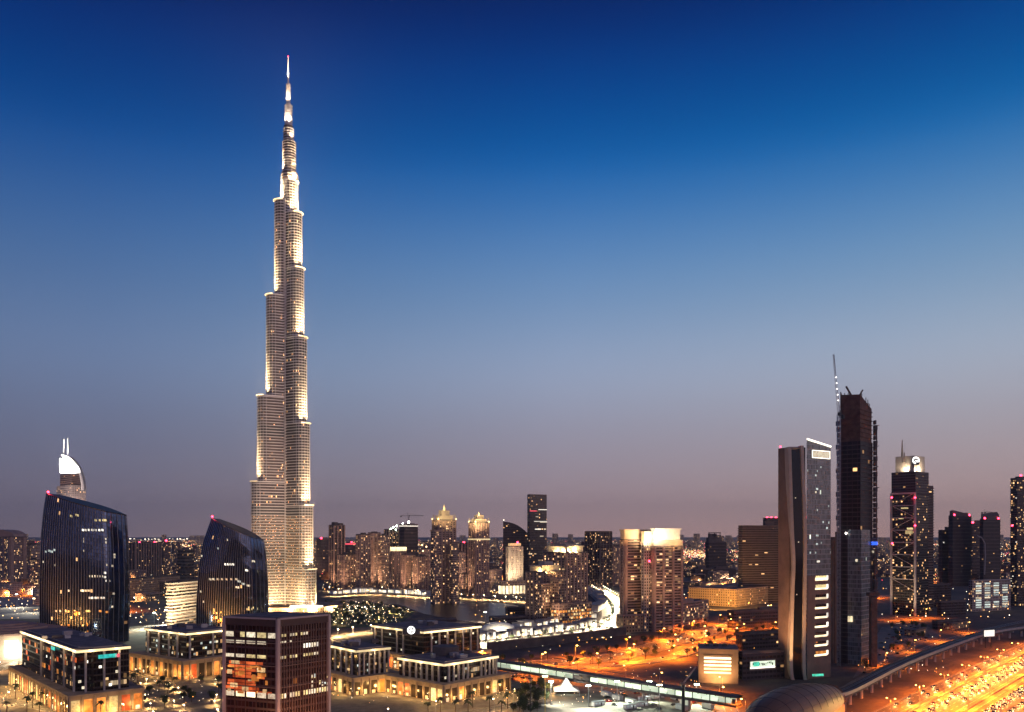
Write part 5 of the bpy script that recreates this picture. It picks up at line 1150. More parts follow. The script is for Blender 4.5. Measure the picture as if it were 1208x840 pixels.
# golden-brown shell of the station
stn = thing('station_shell', 'long rounded bronze station shell at the end of the elevated track', 'station', (168, 505, 0))
ax = Vector((.66, .75, 0)); nx = Vector((.75, -.66, 0)); sc_ = Vector((168, 505, 6)); mb = MB(); NU, NV = 40, 14
def shp(i, j, o=0.0):
    u = -1+2*i/NU; r = max(0, 1-abs(u)**2.6)**.5 if u < 0 else (1-.42*u*u); a = math.pi*j/NV
    return sc_+ax*(u*55)+nx*(math.cos(a)*(17-o)*r)+Vector((0, 0, math.sin(a)**.85*(16.5-o)*r if j not in (0, NV) else 0))
for i in range(NU):
    for j in range(NV): mb.face([shp(i, j), shp(i+1, j), shp(i+1, j+1), shp(i, j+1)][::-1], 0)
mb.build('shell', 'bronze_shell', stn, True)
mb = MB()
for j in range(NV): mb.bar(shp(NU, j), shp(NU, j+1), 1.5)
mb.build('rim', 'bronze_shell', stn); mb = MB()
for i in range(4, NU, 4):
    for j in range(1, NV-1): mb.bar(shp(i, j, -.12), shp(i, j+1, -.12), .12)
for j in range(2, NV-1, 2):
    for i in range(2, NU-1): mb.bar(shp(i, j, -.1), shp(i+1, j, -.1), .09)
mb.build('panel_seam', 'dark_metal', stn)
mb = MB(); mb.face([shp(NU-1, j, 1.5) for j in range(NV+1)]); mb.build('end_glazing', 'black_glass', stn)
mb = MB(); mb.prism([tuple((sc_+ax*a+nx*b).xy) for a, b in ((-50, -12), (50, -12), (50, 12), (-50, 12))][::1], .05, 6, 0); mb.v = mb.v; mb.build('concourse', 'cream_stone', stn)
for k in range(9):
    p = sc_+ax*(-40+k*9.5)-nx*13; MB().box((p.x, p.y, 4.5), (5.5, 5.5, 3)).build('concourse_window', rnd.choice(['room_yellow', 'room_white', 'room_warm']), stn)
# footbridge
FBp = [P(560, 775, 690), P(640, 786, 640), P(720, 799, 592), P(800, 812, 552), P(872, 824, 522)]
FB = spline([Vector((p.x, p.y, 8)) for p in FBp], 8)
fb = thing('footbridge', 'long enclosed footbridge with glowing pale green window strips crossing to the bronze station', 'footbridge', (FB[0].x, FB[0].y, 0))
mb = MB(); ribbon(mb, FB, -3.6, 3.6, 0, 0, 1.4); mb.build('deck', 'dark_concrete', fb)
mb = MB(); ribbon(mb, FB, -4.1, 4.1, 5.4, 0, 1.1); mb.build('roof', 'dark_concrete', fb)
for i in range(len(FB)-1):
    for s_ in (-3.4, 3.4):
        a, b = FB[i], FB[i+1]; d = (b-a).normalized(); n = Vector((d.y, -d.x, 0)); a2, b2 = a+n*s_+d*.35, b+n*s_-d*.35
        skip = i in (12, 13, 31)
        mb = MB(); mb.box(((a2+b2)/2+Vector((0, 0, 2.2))), ((b2-a2).length, .25, 3.0), math.atan2(d.y, d.x)); mb.build('wall_panel' if skip else 'window_strip', 'dark_concrete' if skip else 'tube_green', fb)
        MB().box((a+n*s_+Vector((0, 0, 2.15))), (.5, .6, 4.2), math.atan2(d.y, d.x)).build('post', 'dark_metal', fb) if i % 2 == 0 else None
for p, d in walk(FB, 36, 12): MB().tube((p.x, p.y, 0), (p.x, p.y, 6.7), .9, .9, 10).build('pier', 'grey_stone', fb)
# ramp wall in front of the boulevard
rw = spline([G(575, 769), G(620, 764), G(680, 757), G(738, 749)])
t = thing('ramp_wall', 'long dull brown wall between the bright boulevard and the orange road', 'wall', (rw[0].x, rw[0].y, 0))
mb = MB(); ribbon(mb, [p for p in rw], -1, 1, 8.5, 0, 8.5); mb.build('wall_face', 'dark_concrete', t); mb = MB(); ribbon(mb, rw, -1.3, 1.3, 9.2, 0, .7); mb.build('coping', 'brown_concrete', t)
# roadside billboard
bb = P(1166.5, 747, 845); t = thing('billboard', 'blank white lit billboard beside the curving elevated track', 'billboard', (bb.x, bb.y, 0))
an = R(20); MB().box((bb.x, bb.y, bb.z), (14.5, .9, 7), an).build('frame', 'dark_metal', t); MB().box((bb.x+.2, bb.y-.5, bb.z), (13.6, .3, 6.2), an).build('panel', 'billboard_white', t)
MB().tube((bb.x-3, bb.y+.8, 0), (bb.x-3, bb.y+.8, bb.z), .5, .5, 8).build('post', 'dark_metal', t); MB().tube((bb.x+3, bb.y+1.2, 0), (bb.x+3, bb.y+1.2, bb.z), .5, .5, 8).build('post', 'dark_metal', t)

# ------------------------------------------------------------------ lamps
LAMPS = {}
def seen(p, m=25): return p[1] > 100 and -m < CX+p[0]*F/p[1] < 1208+m and HY+(CAMZ-p[2])*F/p[1] < 840+m*2
def lamp_proto(key, h, head, col, e, arms=1, headr=.55, reach=2.4, cone=165):
    r = thing('street_lamp', 'x', 'street lamp', (0, -500, 0))
    mb = MB(); mb.tube((0, 0, 0), (0, 0, h), .16, .09, 6)
    for k in range(arms): s_ = 1 if k == 0 else -1; mb.bar((0, 0, h-.2), (s_*reach, 0, h+.3), .12)
    for v in range(len(mb.v)): mb.v[v] = (mb.v[v][0], mb.v[v][1]-500, mb.v[v][2])
    po_ = mb.build('pole', 'satin_metal', r)
    for k in range(arms):
        s_ = 1 if k == 0 else -1; m2 = MB(); m2.ball((s_*reach, -500, h+.2), headr, 0, 8, .5); m2.build('lamp_head', head, po_)
    light('lamp_light', 'SPOT', (0 if arms == 2 else reach, -500, h-.4), e, col, r, .4, (0 if arms == 2 else reach, -500, 0), cone, .35)
    LAMPS[key] = [r, False]
def put(key, p, rz, label, group):
    if not seen(p): return
    r, used = LAMPS[key]
    if not used: LAMPS[key][1] = True; r.location = p; r.rotation_euler = (0, 0, rz); r['label'] = label; r['group'] = group
    else: copy_thing(r, p, rz, label, group)
SOD = (1, .21, .012)
lamp_proto('hwy', 14, 'lamp_orange', SOD, 2.5e5, 2, .55)
lamp_proto('road', 12, 'lamp_orange', SOD, 6e4, 1, .7)
lamp_proto('city', 12, 'lamp_orange', SOD, 1.9e5, 1, .9)
lamp_proto('shore', 8, 'lamp_warm', (1, .66, .30), 9e4, 1, .9, 1.0)
lamp_proto('blvd', 9, 'lamp_warm', (1, .84, .58), 1.0e5, 1, .65, 1.2)
lamp_proto('warm', 8, 'lamp_warm', (1, .56, .20), 1.8e4, 1, .5, 1.0)
lamp_proto('park', 3.2, 'lamp_warm', (1, .58, .20), 7e3, 1, .42, .3)
for s0, gp_, lab in ((-5, 'lamps along the highway median', 'double armed orange lamp in the left median of the highway'), (20.5, 'lamps along the highway centre', 'double armed orange lamp in the main median of the highway'), (56.5, 'lamps along the far highway median', 'double armed orange lamp in the right median of the highway')):
    for k in range(15): put('hwy', hw(-110+k*58+(s0 % 7)*3, s0), math.atan2(HN.y, HN.x), lab, gp_)
for c, w, st_, lab, gp_ in ((RA, 17, 46, 'orange lamp on the verge of the wide curving city road', 'lamps along the city road'), (RB, 10, 44, 'orange lamp beside the narrower feeder road', 'lamps along the feeder road'), (RC, 6, 40, 'orange lamp by the small road under the footbridge', 'lamps along the yard road')):
    for k, (p, d) in enumerate(walk(c, st_, 10)):
        if p.y > 1700: continue
        s_ = 1 if k % 2 else -1; n = Vector((d.y, -d.x, 0)); put('road' if c is RC else 'city', Vector((p.x, p.y, 0))+n*w*s_, math.atan2(-n.y*s_, -n.x*s_), lab, gp_)
for k, (p, d) in enumerate(walk(BL, 30, 4)):
    for s_ in (-1, 1):
        n = Vector((d.y, -d.x, 0)); put('blvd', Vector((p.x, p.y, 0))+n*11.5*s_, math.atan2(-n.y*s_, -n.x*s_), 'pale lamp lining the brilliantly lit boulevard', 'lamps along the boulevard')
for k, (p, d) in enumerate(walk(RD, 34, 6)):
    n = Vector((d.y, -d.x, 0)); s_ = 1 if k % 2 else -1; put('warm', Vector((p.x, p.y, 0))+n*7.5*s_, math.atan2(-n.y*s_, -n.x*s_), 'warm lamp beside the plaza road in front of the office blocks', 'lamps along the plaza road')
for k, (p, d) in enumerate(walk(RE, 36, 6)):
    n = Vector((d.y, -d.x, 0)); put('warm', Vector((p.x, p.y, 0))+n*7.5, math.atan2(-n.y, -n.x), 'warm lamp along the road by the lit hall', 'lamps along the hall road')
for k, (p, d) in enumerate(walk(spline([G(386, 704.5), G(440, 701.5), G(500, 705), G(560, 707), G(640, 713), G(660, 725)]), 24, 4)):
    put('shore', Vector((p.x, p.y, 0)), R(-90), 'warm lamp on the far promenade of the lake', 'lamps along the promenade')
for k, (p, d) in enumerate(walk(RF, 44, 6)):
    n = Vector((d.y, -d.x, 0)); put('road', Vector((p.x, p.y, 0))+n*15, R(-90), 'orange lamp on the road beyond the curved towers', 'lamps on the road beyond the curved towers')
rq = random.Random(21)
def inpoly(p, poly):
    c = False
    for i in range(len(poly)):
        a, b = poly[i], poly[i-1]
        if (a.y > p.y) != (b.y > p.y) and p.x < (b.x-a.x)*(p.y-a.y)/(b.y-a.y)+a.x: c = not c
    return c
gard = [G(376, 741), G(466, 738), G(486, 722), G(438, 712), G(385, 713)]
def scatter(poly, n, gap, r, tries=4000):
    xs_, ys_ = [p.x for p in poly], [p.y for p in poly]; out = []
    while len(out) < n and tries:
        tries -= 1; p = Vector((r.uniform(min(xs_), max(xs_)), r.uniform(min(ys_), max(ys_)), 0))
        if inpoly(p, poly) and all((p-q).length > gap for q in out): out.append(p)
    return out
for p in scatter(gard, 30, 12, rq): put('park', p, rq.uniform(0, 6), 'short golden lamp among the garden trees by the lake', 'garden lamps')
plz = [G(150, 838), G(262, 838), G(262, 806), G(160, 802)]
for p in scatter(plz, 12, 12, rq): put('park', p, rq.uniform(0, 6), 'short golden lamp in the planted plaza before the cornice-lit office block', 'plaza lamps')
fl = MB(); rf_ = random.Random(9)
for p in scatter(gard, 230, 2.2, rf_, 20000): fl.ball((p.x, p.y, rf_.uniform(1.5, 7)), .16+.34*rf_.random()**2, rf_.choice((0, 0, 1)), 6)
for k in range(60): a_ = R(180+k*3.4); fl.ball((BX+rf_.uniform(84, 120)*math.cos(a_), BY+rf_.uniform(64, 92)*math.sin(a_), rf_.uniform(2, 6)), rf_.uniform(.3, .7), 1, 6)
tag(fl.build('garden_fairy_lights', ['far_lamp', 'far_lamp_pale']), 'golden fairy lights strewn through the lakeside garden', 'fairy lights', kind='stuff')
for k, (p, d) in enumerate(walk(RJ, 26, 4)): put('shore', Vector((p.x, p.y, 0)), R(-90), 'warm lamp on the road between the garden and the rear office block', 'lamps along the garden road')
gm_ = MB(); rf_ = random.Random(19)
for (xa, xb_), (ya, yb_), n, r0 in (((378, 622), (687, 703), 190, .5), ((0, 46), (690, 732), 60, .4), ((150, 236), (686, 738), 110, .4), ((806, 916), (668, 718), 90, .5), ((1040, 1206), (684, 736), 110, .45), ((560, 735), (700, 760), 120, .35), ((0, 262), (800, 838), 150, .14), ((390, 600), (812, 838), 70, .14), ((590, 842), (796, 838), 110, .15), ((600, 920), (758, 790), 60, .2), ((1010, 1120), (738, 800), 50, .2)):
    for k in range(n):
        p = G(rf_.uniform(xa, xb_), rf_.uniform(ya, yb_)); gm_.ball((p.x, p.y, rf_.uniform(2.5, 7)), r0*rf_.uniform(.7, 1.7), rf_.choice((0, 0, 1, 1, 2, 2, 2)), 6)
tag(gm_.build('small_street_lights', ['far_lamp', 'far_lamp_pale', 'far_lamp_amber']), 'scatter of tiny street and garden lights over the city floor', 'street lights', kind='stuff')
# warm work and shop lamps at the foot of the towers across the lake
for k in range(16): p = G(385+k*16+rq.uniform(-4, 4), 698+rq.uniform(-2, 1.5)); put('shore', p, R(-90), 'warm lamp at the foot of the towers across the lake', 'lamps below the lake towers')

for c_, st_, lab, gp_ in ((spline([G(1090, 692), G(1130, 682), G(1170, 678), G(1215, 676)]), 34, 'orange lamp on the expressway behind the low office on the right', 'lamps on the expressway at the right'),
                         (spline([G(806, 708), G(850, 701), G(900, 697)]), 60, 'orange lamp on the street behind the amber low building', 'lamps behind the amber low building'),
                         (spline([G(1042, 733), G(1070, 731), G(1100, 728)]), 34, 'orange lamp at the foot of the braced tower', 'lamps below the braced tower'),
                         (spline([G(1010, 806), G(1050, 784), G(1105, 758), G(1150, 744)]), 110, 'orange lamp on the service lane left of the elevated track', 'lamps on the service lane')):
    for p, d in walk(c_, st_, 10): put('road', Vector((p.x, p.y, 0)), R(-90), lab, gp_)
# ------------------------------------------------------------------ trees and palms
def tree_proto(seed, h, rx, leafs, name='tree', lab='x'):
    r = random.Random(seed); root = thing(name, lab, 'tree', (0, 0, 0)); mb = MB(); th = h*.42
    mb.tube((0, 0, 0), (0, 0, th), .22, .15, 6)
    for k in range(5): a = k*1.256+r.random(); mb.tube((0, 0, th*.8), (math.cos(a)*rx*.6, math.sin(a)*rx*.6, th+h*.3*r.uniform(.6, 1)), .1, .04, 5)
    mb.build('trunk', 'bark', root); mb = MB()
    blobs = [(r.uniform(-.5, .5)*rx, r.uniform(-.5, .5)*rx, th+h*.28+r.uniform(-.18, .2)*h, r.uniform(.35, .6)*rx) for _ in range(9)]
    for k in range(leafs):
        b = r.choice(blobs); v = Vector((r.gauss(0, 1), r.gauss(0, 1), r.gauss(0, 1))).normalized(); q = Vector(b[:3])+v*b[3]*r.uniform(.5, 1.05)
        s_ = r.uniform(.22, .5); a = Vector((r.gauss(0, 1), r.gauss(0, 1), r.gauss(0, 1))).normalized()*s_; c2 = a.orthogonal().normalized()*s_*.8
        mb.face([q-a, q+c2, q+a, q-c2])
    mb.build('crown', 'leaf', root); return root
def palm_proto(seed, h):
    r = random.Random(seed); root = thing('palm_tree', 'x', 'palm', (0, 0, 0)); mb = MB(); mb.tube((0, 0, 0), (.2, .1, h*.5), .26, .22, 7); mb.tube((.2, .1, h*.5), (.35, .2, h), .22, .18, 7); mb.build('trunk', 'bark', root); mb = MB()
    for k in range(16):
        a = k*2.4; el = r.uniform(-.1, .95); L = r.uniform(2.6, 3.6); p = Vector((.35, .2, h)); d = Vector((math.cos(a)*math.cos(el), math.sin(a)*math.cos(el), math.sin(el))); sd = Vector((-math.sin(a), math.cos(a), 0))
        pts = [p+d*(L*t)+Vector((0, 0, -L*.75*t*t)) for t in (0, .25, .5, .75, 1)]; ws = (.12, .55, .62, .42, .05)
        for i in range(4):
            for s_ in (-1, 1): mb.face([pts[i], pts[i+1], pts[i+1]+sd*s_*ws[i+1]-Vector((0, 0, .25)), pts[i]+sd*s_*ws[i]-Vector((0, 0, .25))])
    mb.build('crown', 'palm_leaf', root); return root
TR = [[tree_proto(s_, h, rx, 420), False] for s_, h, rx in ((1, 7, 3.2), (2, 8.5, 3.8), (3, 6, 2.8))]; PM = [[palm_proto(s_, h), False] for s_, h in ((4, 8), (5, 10))]
def plant(pool, p, lab, gp_, r):
    e = r.choice(pool); rz = r.uniform(0, 6.28)
    if not e[1]: e[1] = True; e[0].location = p; e[0].rotation_euler = (0, 0, rz); e[0]['label'] = lab; e[0]['group'] = gp_
    else: copy_thing(e[0], p, rz, lab, gp_)
rq = random.Random(33)
for p in scatter(gard, 80, 7, rq): plant(TR, p, 'leafy tree in the lamplit garden by the lake', 'garden trees', rq)
for k, (p, d) in enumerate(walk(BL, 15, 9)):
    n = Vector((d.y, -d.x, 0))
    for s_ in (-1, 1): plant(PM if k % 3 else TR, Vector((p.x, p.y, 0))+n*14*s_, 'palm or tree in the double row along the bright boulevard', 'boulevard trees', rq)
for p in scatter(plz, 22, 7, rq): plant(TR+PM, p, 'tree in the planted plaza before the cornice-lit office block', 'plaza trees', rq)
fc = [G(470, 845), G(600, 845), G(600, 815), G(540, 838)]
for p in scatter(fc, 10, 7, rq): plant(PM, p, 'palm on the forecourt of the drum-roofed office block', 'forecourt palms', rq)
yd = [G(590, 845), G(640, 845), G(650, 812), G(632, 806)]
for p in scatter(yd, 26, 4.5, rq): plant(TR, p, 'tree in the row between the forecourt and the floodlit yard', 'yard trees', rq)
lf = [G(5, 848), G(150, 848), G(150, 838), G(5, 822)]
for p in scatter(lf, 12, 6, rq): plant(PM, p, 'palm at the foot of the block with turquoise signs', 'palms by the amber arcade', rq)

for s0, lab in ((-5, 'low concrete barrier in the left median of the highway'), (20.5, 'low concrete barrier in the main median of the highway'), (56.5, 'low concrete barrier in the right median of the highway')):
    c_ = [p+HN*s0 for p in hwc]; t = thing('road_barrier', lab, 'barrier', (c_[2].x, c_[2].y, 0)); mb = MB(); ribbon(mb, c_, -.35, .35, .95, 0, .95); mb.build('wall_face', 'concrete', t); mb = MB(); ribbon(mb, c_, -.5, .5, .25, 0, .25); mb.build('base', 'dark_concrete', t)
for c_, o_, lab in ((RA, -16.5, 'guard rail on the left edge of the curving city road'), (RA, 16.5, 'guard rail on the right edge of the curving city road'), (RB, 9.5, 'guard rail on the right edge of the feeder road')):
    t = thing('guard_rail', lab, 'guard rail', (c_[0].x, c_[0].y, 0)); mb = MB(); ribbon(mb, c_, o_-.15, o_+.15, .85, 0, .4); mb.build('rail', 'satin_metal', t); mb = MB()
    for p, d in walk(c_, 8): n = Vector((d.y, -d.x, 0)); q = p+n*o_; mb.box((q.x, q.y, .25), (.15, .15, .5))
    mb.build('posts', 'satin_metal', t)
rs = random.Random(61)
for c_, o_ in ((RA, 20), (RA, -20), (RB, 13), (RB, -12)):
    for p, d in walk(c_, 21, rs.uniform(0, 9)):
        if p.y > 1300 or rs.random() < .35: continue
        n = Vector((d.y, -d.x, 0)); plant(TR+PM, Vector((p.x, p.y, 0))+n*(o_+rs.uniform(-2, 2)), 'tree on the sandy verge of the orange city roads', 'verge trees', rs)
# ------------------------------------------------------------------ boulevard pavilions, tent, yard
def pavilions(bw, cnt, lab, gp_, dep=11, seed=0):
    for i in range(cnt):
        p = bw[int(i*(len(bw)-1)/cnt)]; q = bw[int((i+1)*(len(bw)-1)/cnt)]; d = (q-p); L = d.length-2.5; a = math.atan2(d.y, d.x); c = (p+q)/2; dd = d.normalized(); n = Vector((dd.y, -dd.x, 0))
        t = thing('pavilion', lab, 'pavilion', (c.x, c.y, 0), gp_)
        h = 6+1.6*((i+seed) % 3); wl = MB().box((c.x, c.y, h/2), (L, dep, h), a).build('wall', 'white_paint', t); MB().box((c.x, c.y, h+.35), (L+1.4, dep+1.4, .7), a).build('roof', 'cream_stone', t)
        k = max(2, int(L//4))
        for j in range(k):
            if (i*3+j+seed) % 5 == 2: continue
            u = -L/2+L*(j+.5)/k; w_ = c+dd*u+n*(dep/2+.1); MB().box((w_.x, w_.y, h*.45), (L/k-1.2, .3, h*.72), a).build('shop_window', 'room_bright' if (i+j) % 2 else 'room_white', wl)
pavilions(spline([G(545, 757), G(600, 751.5), G(650, 745.5), G(700, 738)]), 12, 'low white shop pavilion in the front row along the bright boulevard', 'boulevard pavilions')
pavilions(spline([G(608, 743), G(650, 737.5), G(700, 731)]), 8, 'low white shop pavilion in the rear row behind the bright boulevard', 'rear boulevard pavilions', 12, 1)
pavilions(spline([G(700, 722), G(712, 712), G(704, 702), G(690, 695)]), 6, 'low white pavilion beside the receding end of the bright boulevard', 'upper boulevard pavilions', 14, 2)
pavilions(spline([G(390, 701), G(440, 698.5), G(500, 702), G(505, 703)]), 9, 'lit waterfront pavilion across the lake below the towers', 'waterfront pavilions', 12, 0)
dm = thing('domed_hall', 'pale domed exhibition tent at the left end of the bright boulevard', 'tent', G(588, 745)); c = G(588, 746); mb = MB()
for i in range(16):
    for j in range(5):
        f = lambda i_, j_: (c.x+22*math.cos(i_*math.tau/16)*math.cos(j_*R(18)), c.y+22*math.sin(i_*math.tau/16)*math.cos(j_*R(18)), 2+10*math.sin(j_*R(18)))
        mb.face([f(i, j), f(i+1, j), f(i+1, j+1), f(i, j+1)])
mb.build('dome', 'tent_canvas', dm, True); MB().prism([(c.x+22*math.cos(k*math.tau/16), c.y+22*math.sin(k*math.tau/16)) for k in range(16)], 0, 2, 0).build('wall', 'tent_canvas', dm)
light('floodlight', 'SPOT', (c.x+5, c.y-45, 10), 1.2e5, (1, .85, .6), dm, 1, (c.x, c.y, 5), 70, .8)
tp = G(668, 818); t = thing('marquee_tent', 'white pyramid tent glowing under the yard floodlights', 'tent', tp); mb = MB(); b_ = [(-9, -9), (9, -9), (9, 9), (-9, 9)]
for k in range(4):
    p, q = b_[k], b_[(k+1) % 4]
    for a_, b2, za, zb in ((1, .45, 3, 5.4), (.45, .06, 5.4, 11)):
        mb.face([(tp.x+p[0]*a_, tp.y+p[1]*a_, za), (tp.x+q[0]*a_, tp.y+q[1]*a_, za), (tp.x+q[0]*b2, tp.y+q[1]*b2, zb), (tp.x+p[0]*b2, tp.y+p[1]*b2, zb)])
mb.build('canopy', 'tent_canvas', t)
for p in b_: MB().tube((tp.x+p[0]*.97, tp.y+p[1]*.97, 0), (tp.x+p[0]*.97, tp.y+p[1]*.97, 3), .15, .15, 6).build('pole', 'satin_metal', t)
light('tent_lamp', 'SPOT', (tp.x-4, tp.y-22, 9), 4e4, (.98, 1, .80), t, 1, (tp.x, tp.y, 6), 80, .8)
def flood_mast(label, px, py, h, col, head, e, aim, mat='satin_metal'):
    b = G(px, py); t = thing('flood_mast', label, 'flood mast', b); MB().tube(b, b+Vector((0, 0, h)), .32, .18, 8).build('pole', mat, t)
    MB().box(b+Vector((0, 0, h)), (3.2, .6, .5)).build('crossbar', mat, t)
    for k in (-1, 0, 1): MB().box(b+Vector((k*1.1, -.4, h-.1)), (.9, .5, .7)).build('lamp_head', head, t)
    if e: light('flood_light', 'SPOT', b+Vector((0, -.9, h-.6)), e, col, t, .6, aim, 140, .7)
GW, WW = (.88, 1, .74), (1, .96, .78)
flood_mast('floodlit mast with white lamps at the left of the yard by the pyramid tent', 650, 832, 16, WW, 'lamp_white', 7.7e+04, G(672, 830))
flood_mast('bright white floodlight mast in the middle of the yard', 694, 834, 14, WW, 'lamp_white', 1.2e+05, G(695, 846))
flood_mast('greenish floodlight mast in the middle right of the yard', 728, 828, 14, GW, 'lamp_green', 1.1e+05, G(728, 836))
flood_mast('greenish floodlight mast under the footbridge near the parked vans', 766, 826, 13, GW, 'lamp_green', 6.6e+04, G(768, 836))
flood_mast('greenish floodlight mast near the thick dark footbridge column', 822, 830, 13, GW, 'lamp_green', 6.6e+04, G(824, 838))
flood_mast('tall thin dark mast in front of the yard tree row', 626, 846, 24, WW, 'dark_metal', 0, None, 'dark_metal')
flood_mast('yellow painted mast right of the thin dark one', 643, 845, 25, WW, 'lamp_warm', 0, None, 'yellow_paint')
flood_mast('pale mast right of the middle of the footbridge', 778, 846, 20, WW, 'lamp_warm', 0, None)
p = G(806, 846); t = thing('crane_column', 'thick dark column standing before the right half of the footbridge', 'column', p); MB().tube(p, p+Vector((0, 0, 20)), 1.1, 1.0, 10).build('shaft', 'dark_metal', t); MB().box(p+Vector((0, 0, 20.5)), (3.4, 2.4, 1.2), .4).build('head', 'brown_concrete', t)
b0 = p+Vector((0, 0, 21)); mb = MB(); mb.bar(b0, b0+Vector((9, 6, 9)), .9); mb.bar(b0+Vector((9, 6, 9)), b0+Vector((4, 2, 5)), .5); mb.build('boom', 'pink_stone', t)
flood_mast('greenish floodlight mast between the two dark curved towers', 182, 740, 18, GW, 'lamp_green', 3.6e5, G(180, 745))
flood_mast('pale floodlight mast close to the cream banded block', 196, 736, 18, (.95, 1, .8), 'lamp_green', 2.6e5, G(196, 741))
flood_mast('white floodlight mast in the parking ground behind the lit hall', 20, 716, 20, WW, 'lamp_white', 8e4, G(16, 719))
flood_mast('white floodlight mast in the parking ground beside the sloping tower', 40, 722, 20, WW, 'lamp_warm', 6e4, G(36, 725))
rq = random.Random(55)
cab = thing('site_cabin', 'x', 'cabin', (0, 0, 0)); MB().box((0, 0, 1.6), (9, 3, 2.9)).build('wall', 'white_paint', cab); MB().box((0, 0, 3.12), (9.3, 3.3, .16)).build('roof', 'satin_metal', cab)
for x in (-2.8, 0, 2.8): MB().box((x, -1.53, 1.9), (1.3, .08, .9)).build('window', 'room_cool', cab)
MB().box((1.4, -1.53, 1.15), (.9, .07, 1.9)).build('door', 'dark_metal', cab)
yards = [G(700, 838), G(840, 838), G(846, 822), G(770, 816), G(715, 816)]
first = True
for p in scatter(yards, 14, 11, rq):
    rz = rq.choice((.5, .5+math.pi/2, .55)); lab = 'white site cabin standing in the floodlit yard'
    if first: cab.location = p; cab.rotation_euler = (0, 0, rz); cab['label'] = lab; cab['group'] = 'cabins in the yard'; first = False
    else: copy_thing(cab, p, rz, lab, 'cabins in the yard')
# ------------------------------------------------------------------ cars
CARS = []
def car_proto(paint, lab):
    root = thing('car', lab, 'car', (0, 0, 0)); mb = MB()                            # faces +x, 4.5 m long
    def lay(secs, m):
        for (xa, wa, za0, za1), (xb, wb, zb0, zb1) in zip(secs, secs[1:]):
            A = [(xa, -wa, za0), (xa, wa, za0), (xa, wa*.94, za1), (xa, -wa*.94, za1)]; B = [(xb, -wb, zb0), (xb, wb, zb0), (xb, wb*.94, zb1), (xb, -wb*.94, zb1)]
            for i in range(4): j = (i+1) % 4; mb.face([A[i], A[j], B[j], B[i]], m)
        for x, w, z0, z1 in (secs[0], secs[-1]): mb.face([(x, -w, z0), (x, w, z0), (x, w, z1), (x, -w, z1)], m)
    lay([(-2.25, .8, .35, .85), (-2.0, .9, .28, .98), (.9, .92, .28, .95), (1.9, .88, .28, .82), (2.25, .78, .35, .68)], 0); mb.build('body', paint, root)
    mb.__init__(); lay([(-1.9, .78, .95, .97), (-1.2, .74, .95, 1.42), (.2, .74, .95, 1.45), (1.05, .78, .93, .95)], 0); mb.build('cabin', 'black_glass', root)
    MB().box((-.5, 0, 1.46), (1.3, 1.3, .05)).build('roof', paint, root)
    for x in (-1.4, 1.4):
        for y in (-.84, .84): MB().tube((x, y-.11, .33), (x, y+.11, .33), .33, .33, 10).build('wheel', 'tyre_rubber', root)
    for y in (-.6, .6): MB().box((2.24, y, .62), (.12, .38, .2)).build('headlight', 'head_lamp', root); MB().box((-2.25, y, .75), (.08, .36, .16)).build('taillight', 'tail_lamp', root)
    light('headlight_beam', 'SPOT', (2.5, 0, .85), 4.5e3, (1, .62, .20), root, .3, (14, 0, 0), 60, .8)
    CARS.append([root, False, paint])
for pn in ('car_white', 'car_silver', 'car_black', 'car_red'): car_proto(pn, 'x')
WT = [0, 1, 1, 2, 2, 2, 3]
def car(p, rz, where, gp_, r):
    if not seen(p): return
    e = CARS[r.choice(WT)]; lab = e[2][4:]+' car '+where
    if not e[1]: e[1] = True; e[0].location = p; e[0].rotation_euler = (0, 0, rz); e[0]['label'] = lab; e[0]['group'] = e[2][4:]+' '+gp_
    else: copy_thing(e[0], p, rz, lab, e[2][4:]+' '+gp_)
rq = random.Random(77); ang = math.atan2(HU.y, HU.x)
for s0, t0, t1, gap, dirn in ((-19, 10, 330, 34, -1), (-13, 20, 420, 30, -1), (-1.5, -10, 200, 34, -1), (2.5, -10, 340, 11, -1), (6.5, 0, 420, 36, -1), (10.5, 60, 420, 14, -1), (31, -30, 420, 9, -1), (35, -30, 420, 8.5, -1), (43, -30, 380, 10, -1), (66, -60, 300, 26, 1), (71, -60, 300, 30, 1)):
    t_ = t0
    while t_ < t1: car(hw(t_, s0+rq.uniform(-.3, .3), .03), ang+(math.pi if dirn < 0 else 0), 'driving along the orange lit highway', 'cars on the highway', rq); t_ += gap*rq.uniform(.7, 1.4)
for c, o, st_, g0 in ((RA, -5, 38, 'cars on the city road'), (RA, 4, 60, 'cars on the city road'), (RB, -3, 60, 'cars on the feeder road')):
    for p, d in walk(c, st_, rq.uniform(0, 30)):
        if p.y > 1500: continue
        n = Vector((d.y, -d.x, 0)); car(Vector((p.x, p.y, .04))+n*o, math.atan2(-d.y, -d.x), 'on the curving orange '+('city' if c is RA else 'feeder')+' road', g0, rq)
for p, d in walk(BL, 26, 8): n = Vector((d.y, -d.x, 0)); car(Vector((p.x, p.y, .04))-n*4*rq.choice((-1, 1)), math.atan2(-d.y, -d.x), 'on the bright boulevard', 'cars on the boulevard', rq)
pk = G(612, 800); a0 = .62
for i in range(4):
    for j in range(11):
        if rq.random() < .25: continue
        q = pk+Vector((math.cos(a0)*(j*3.4-26)-math.sin(a0)*(i*9-4), math.sin(a0)*(j*3.4-26)+math.cos(a0)*(i*9-4), .03))
        e = CARS[rq.choice(WT)]; r_ = copy_thing(e[0], q, a0+math.pi/2+(0 if i % 2 else math.pi), e[2][4:]+' car parked in the dark lot left of the floodlit yard', e[2][4:]+' cars in the dark lot')
        for ch in list(r_.children):
            if ch.name.startswith(('headlight', 'taillight')): bpy.data.objects.remove(ch)
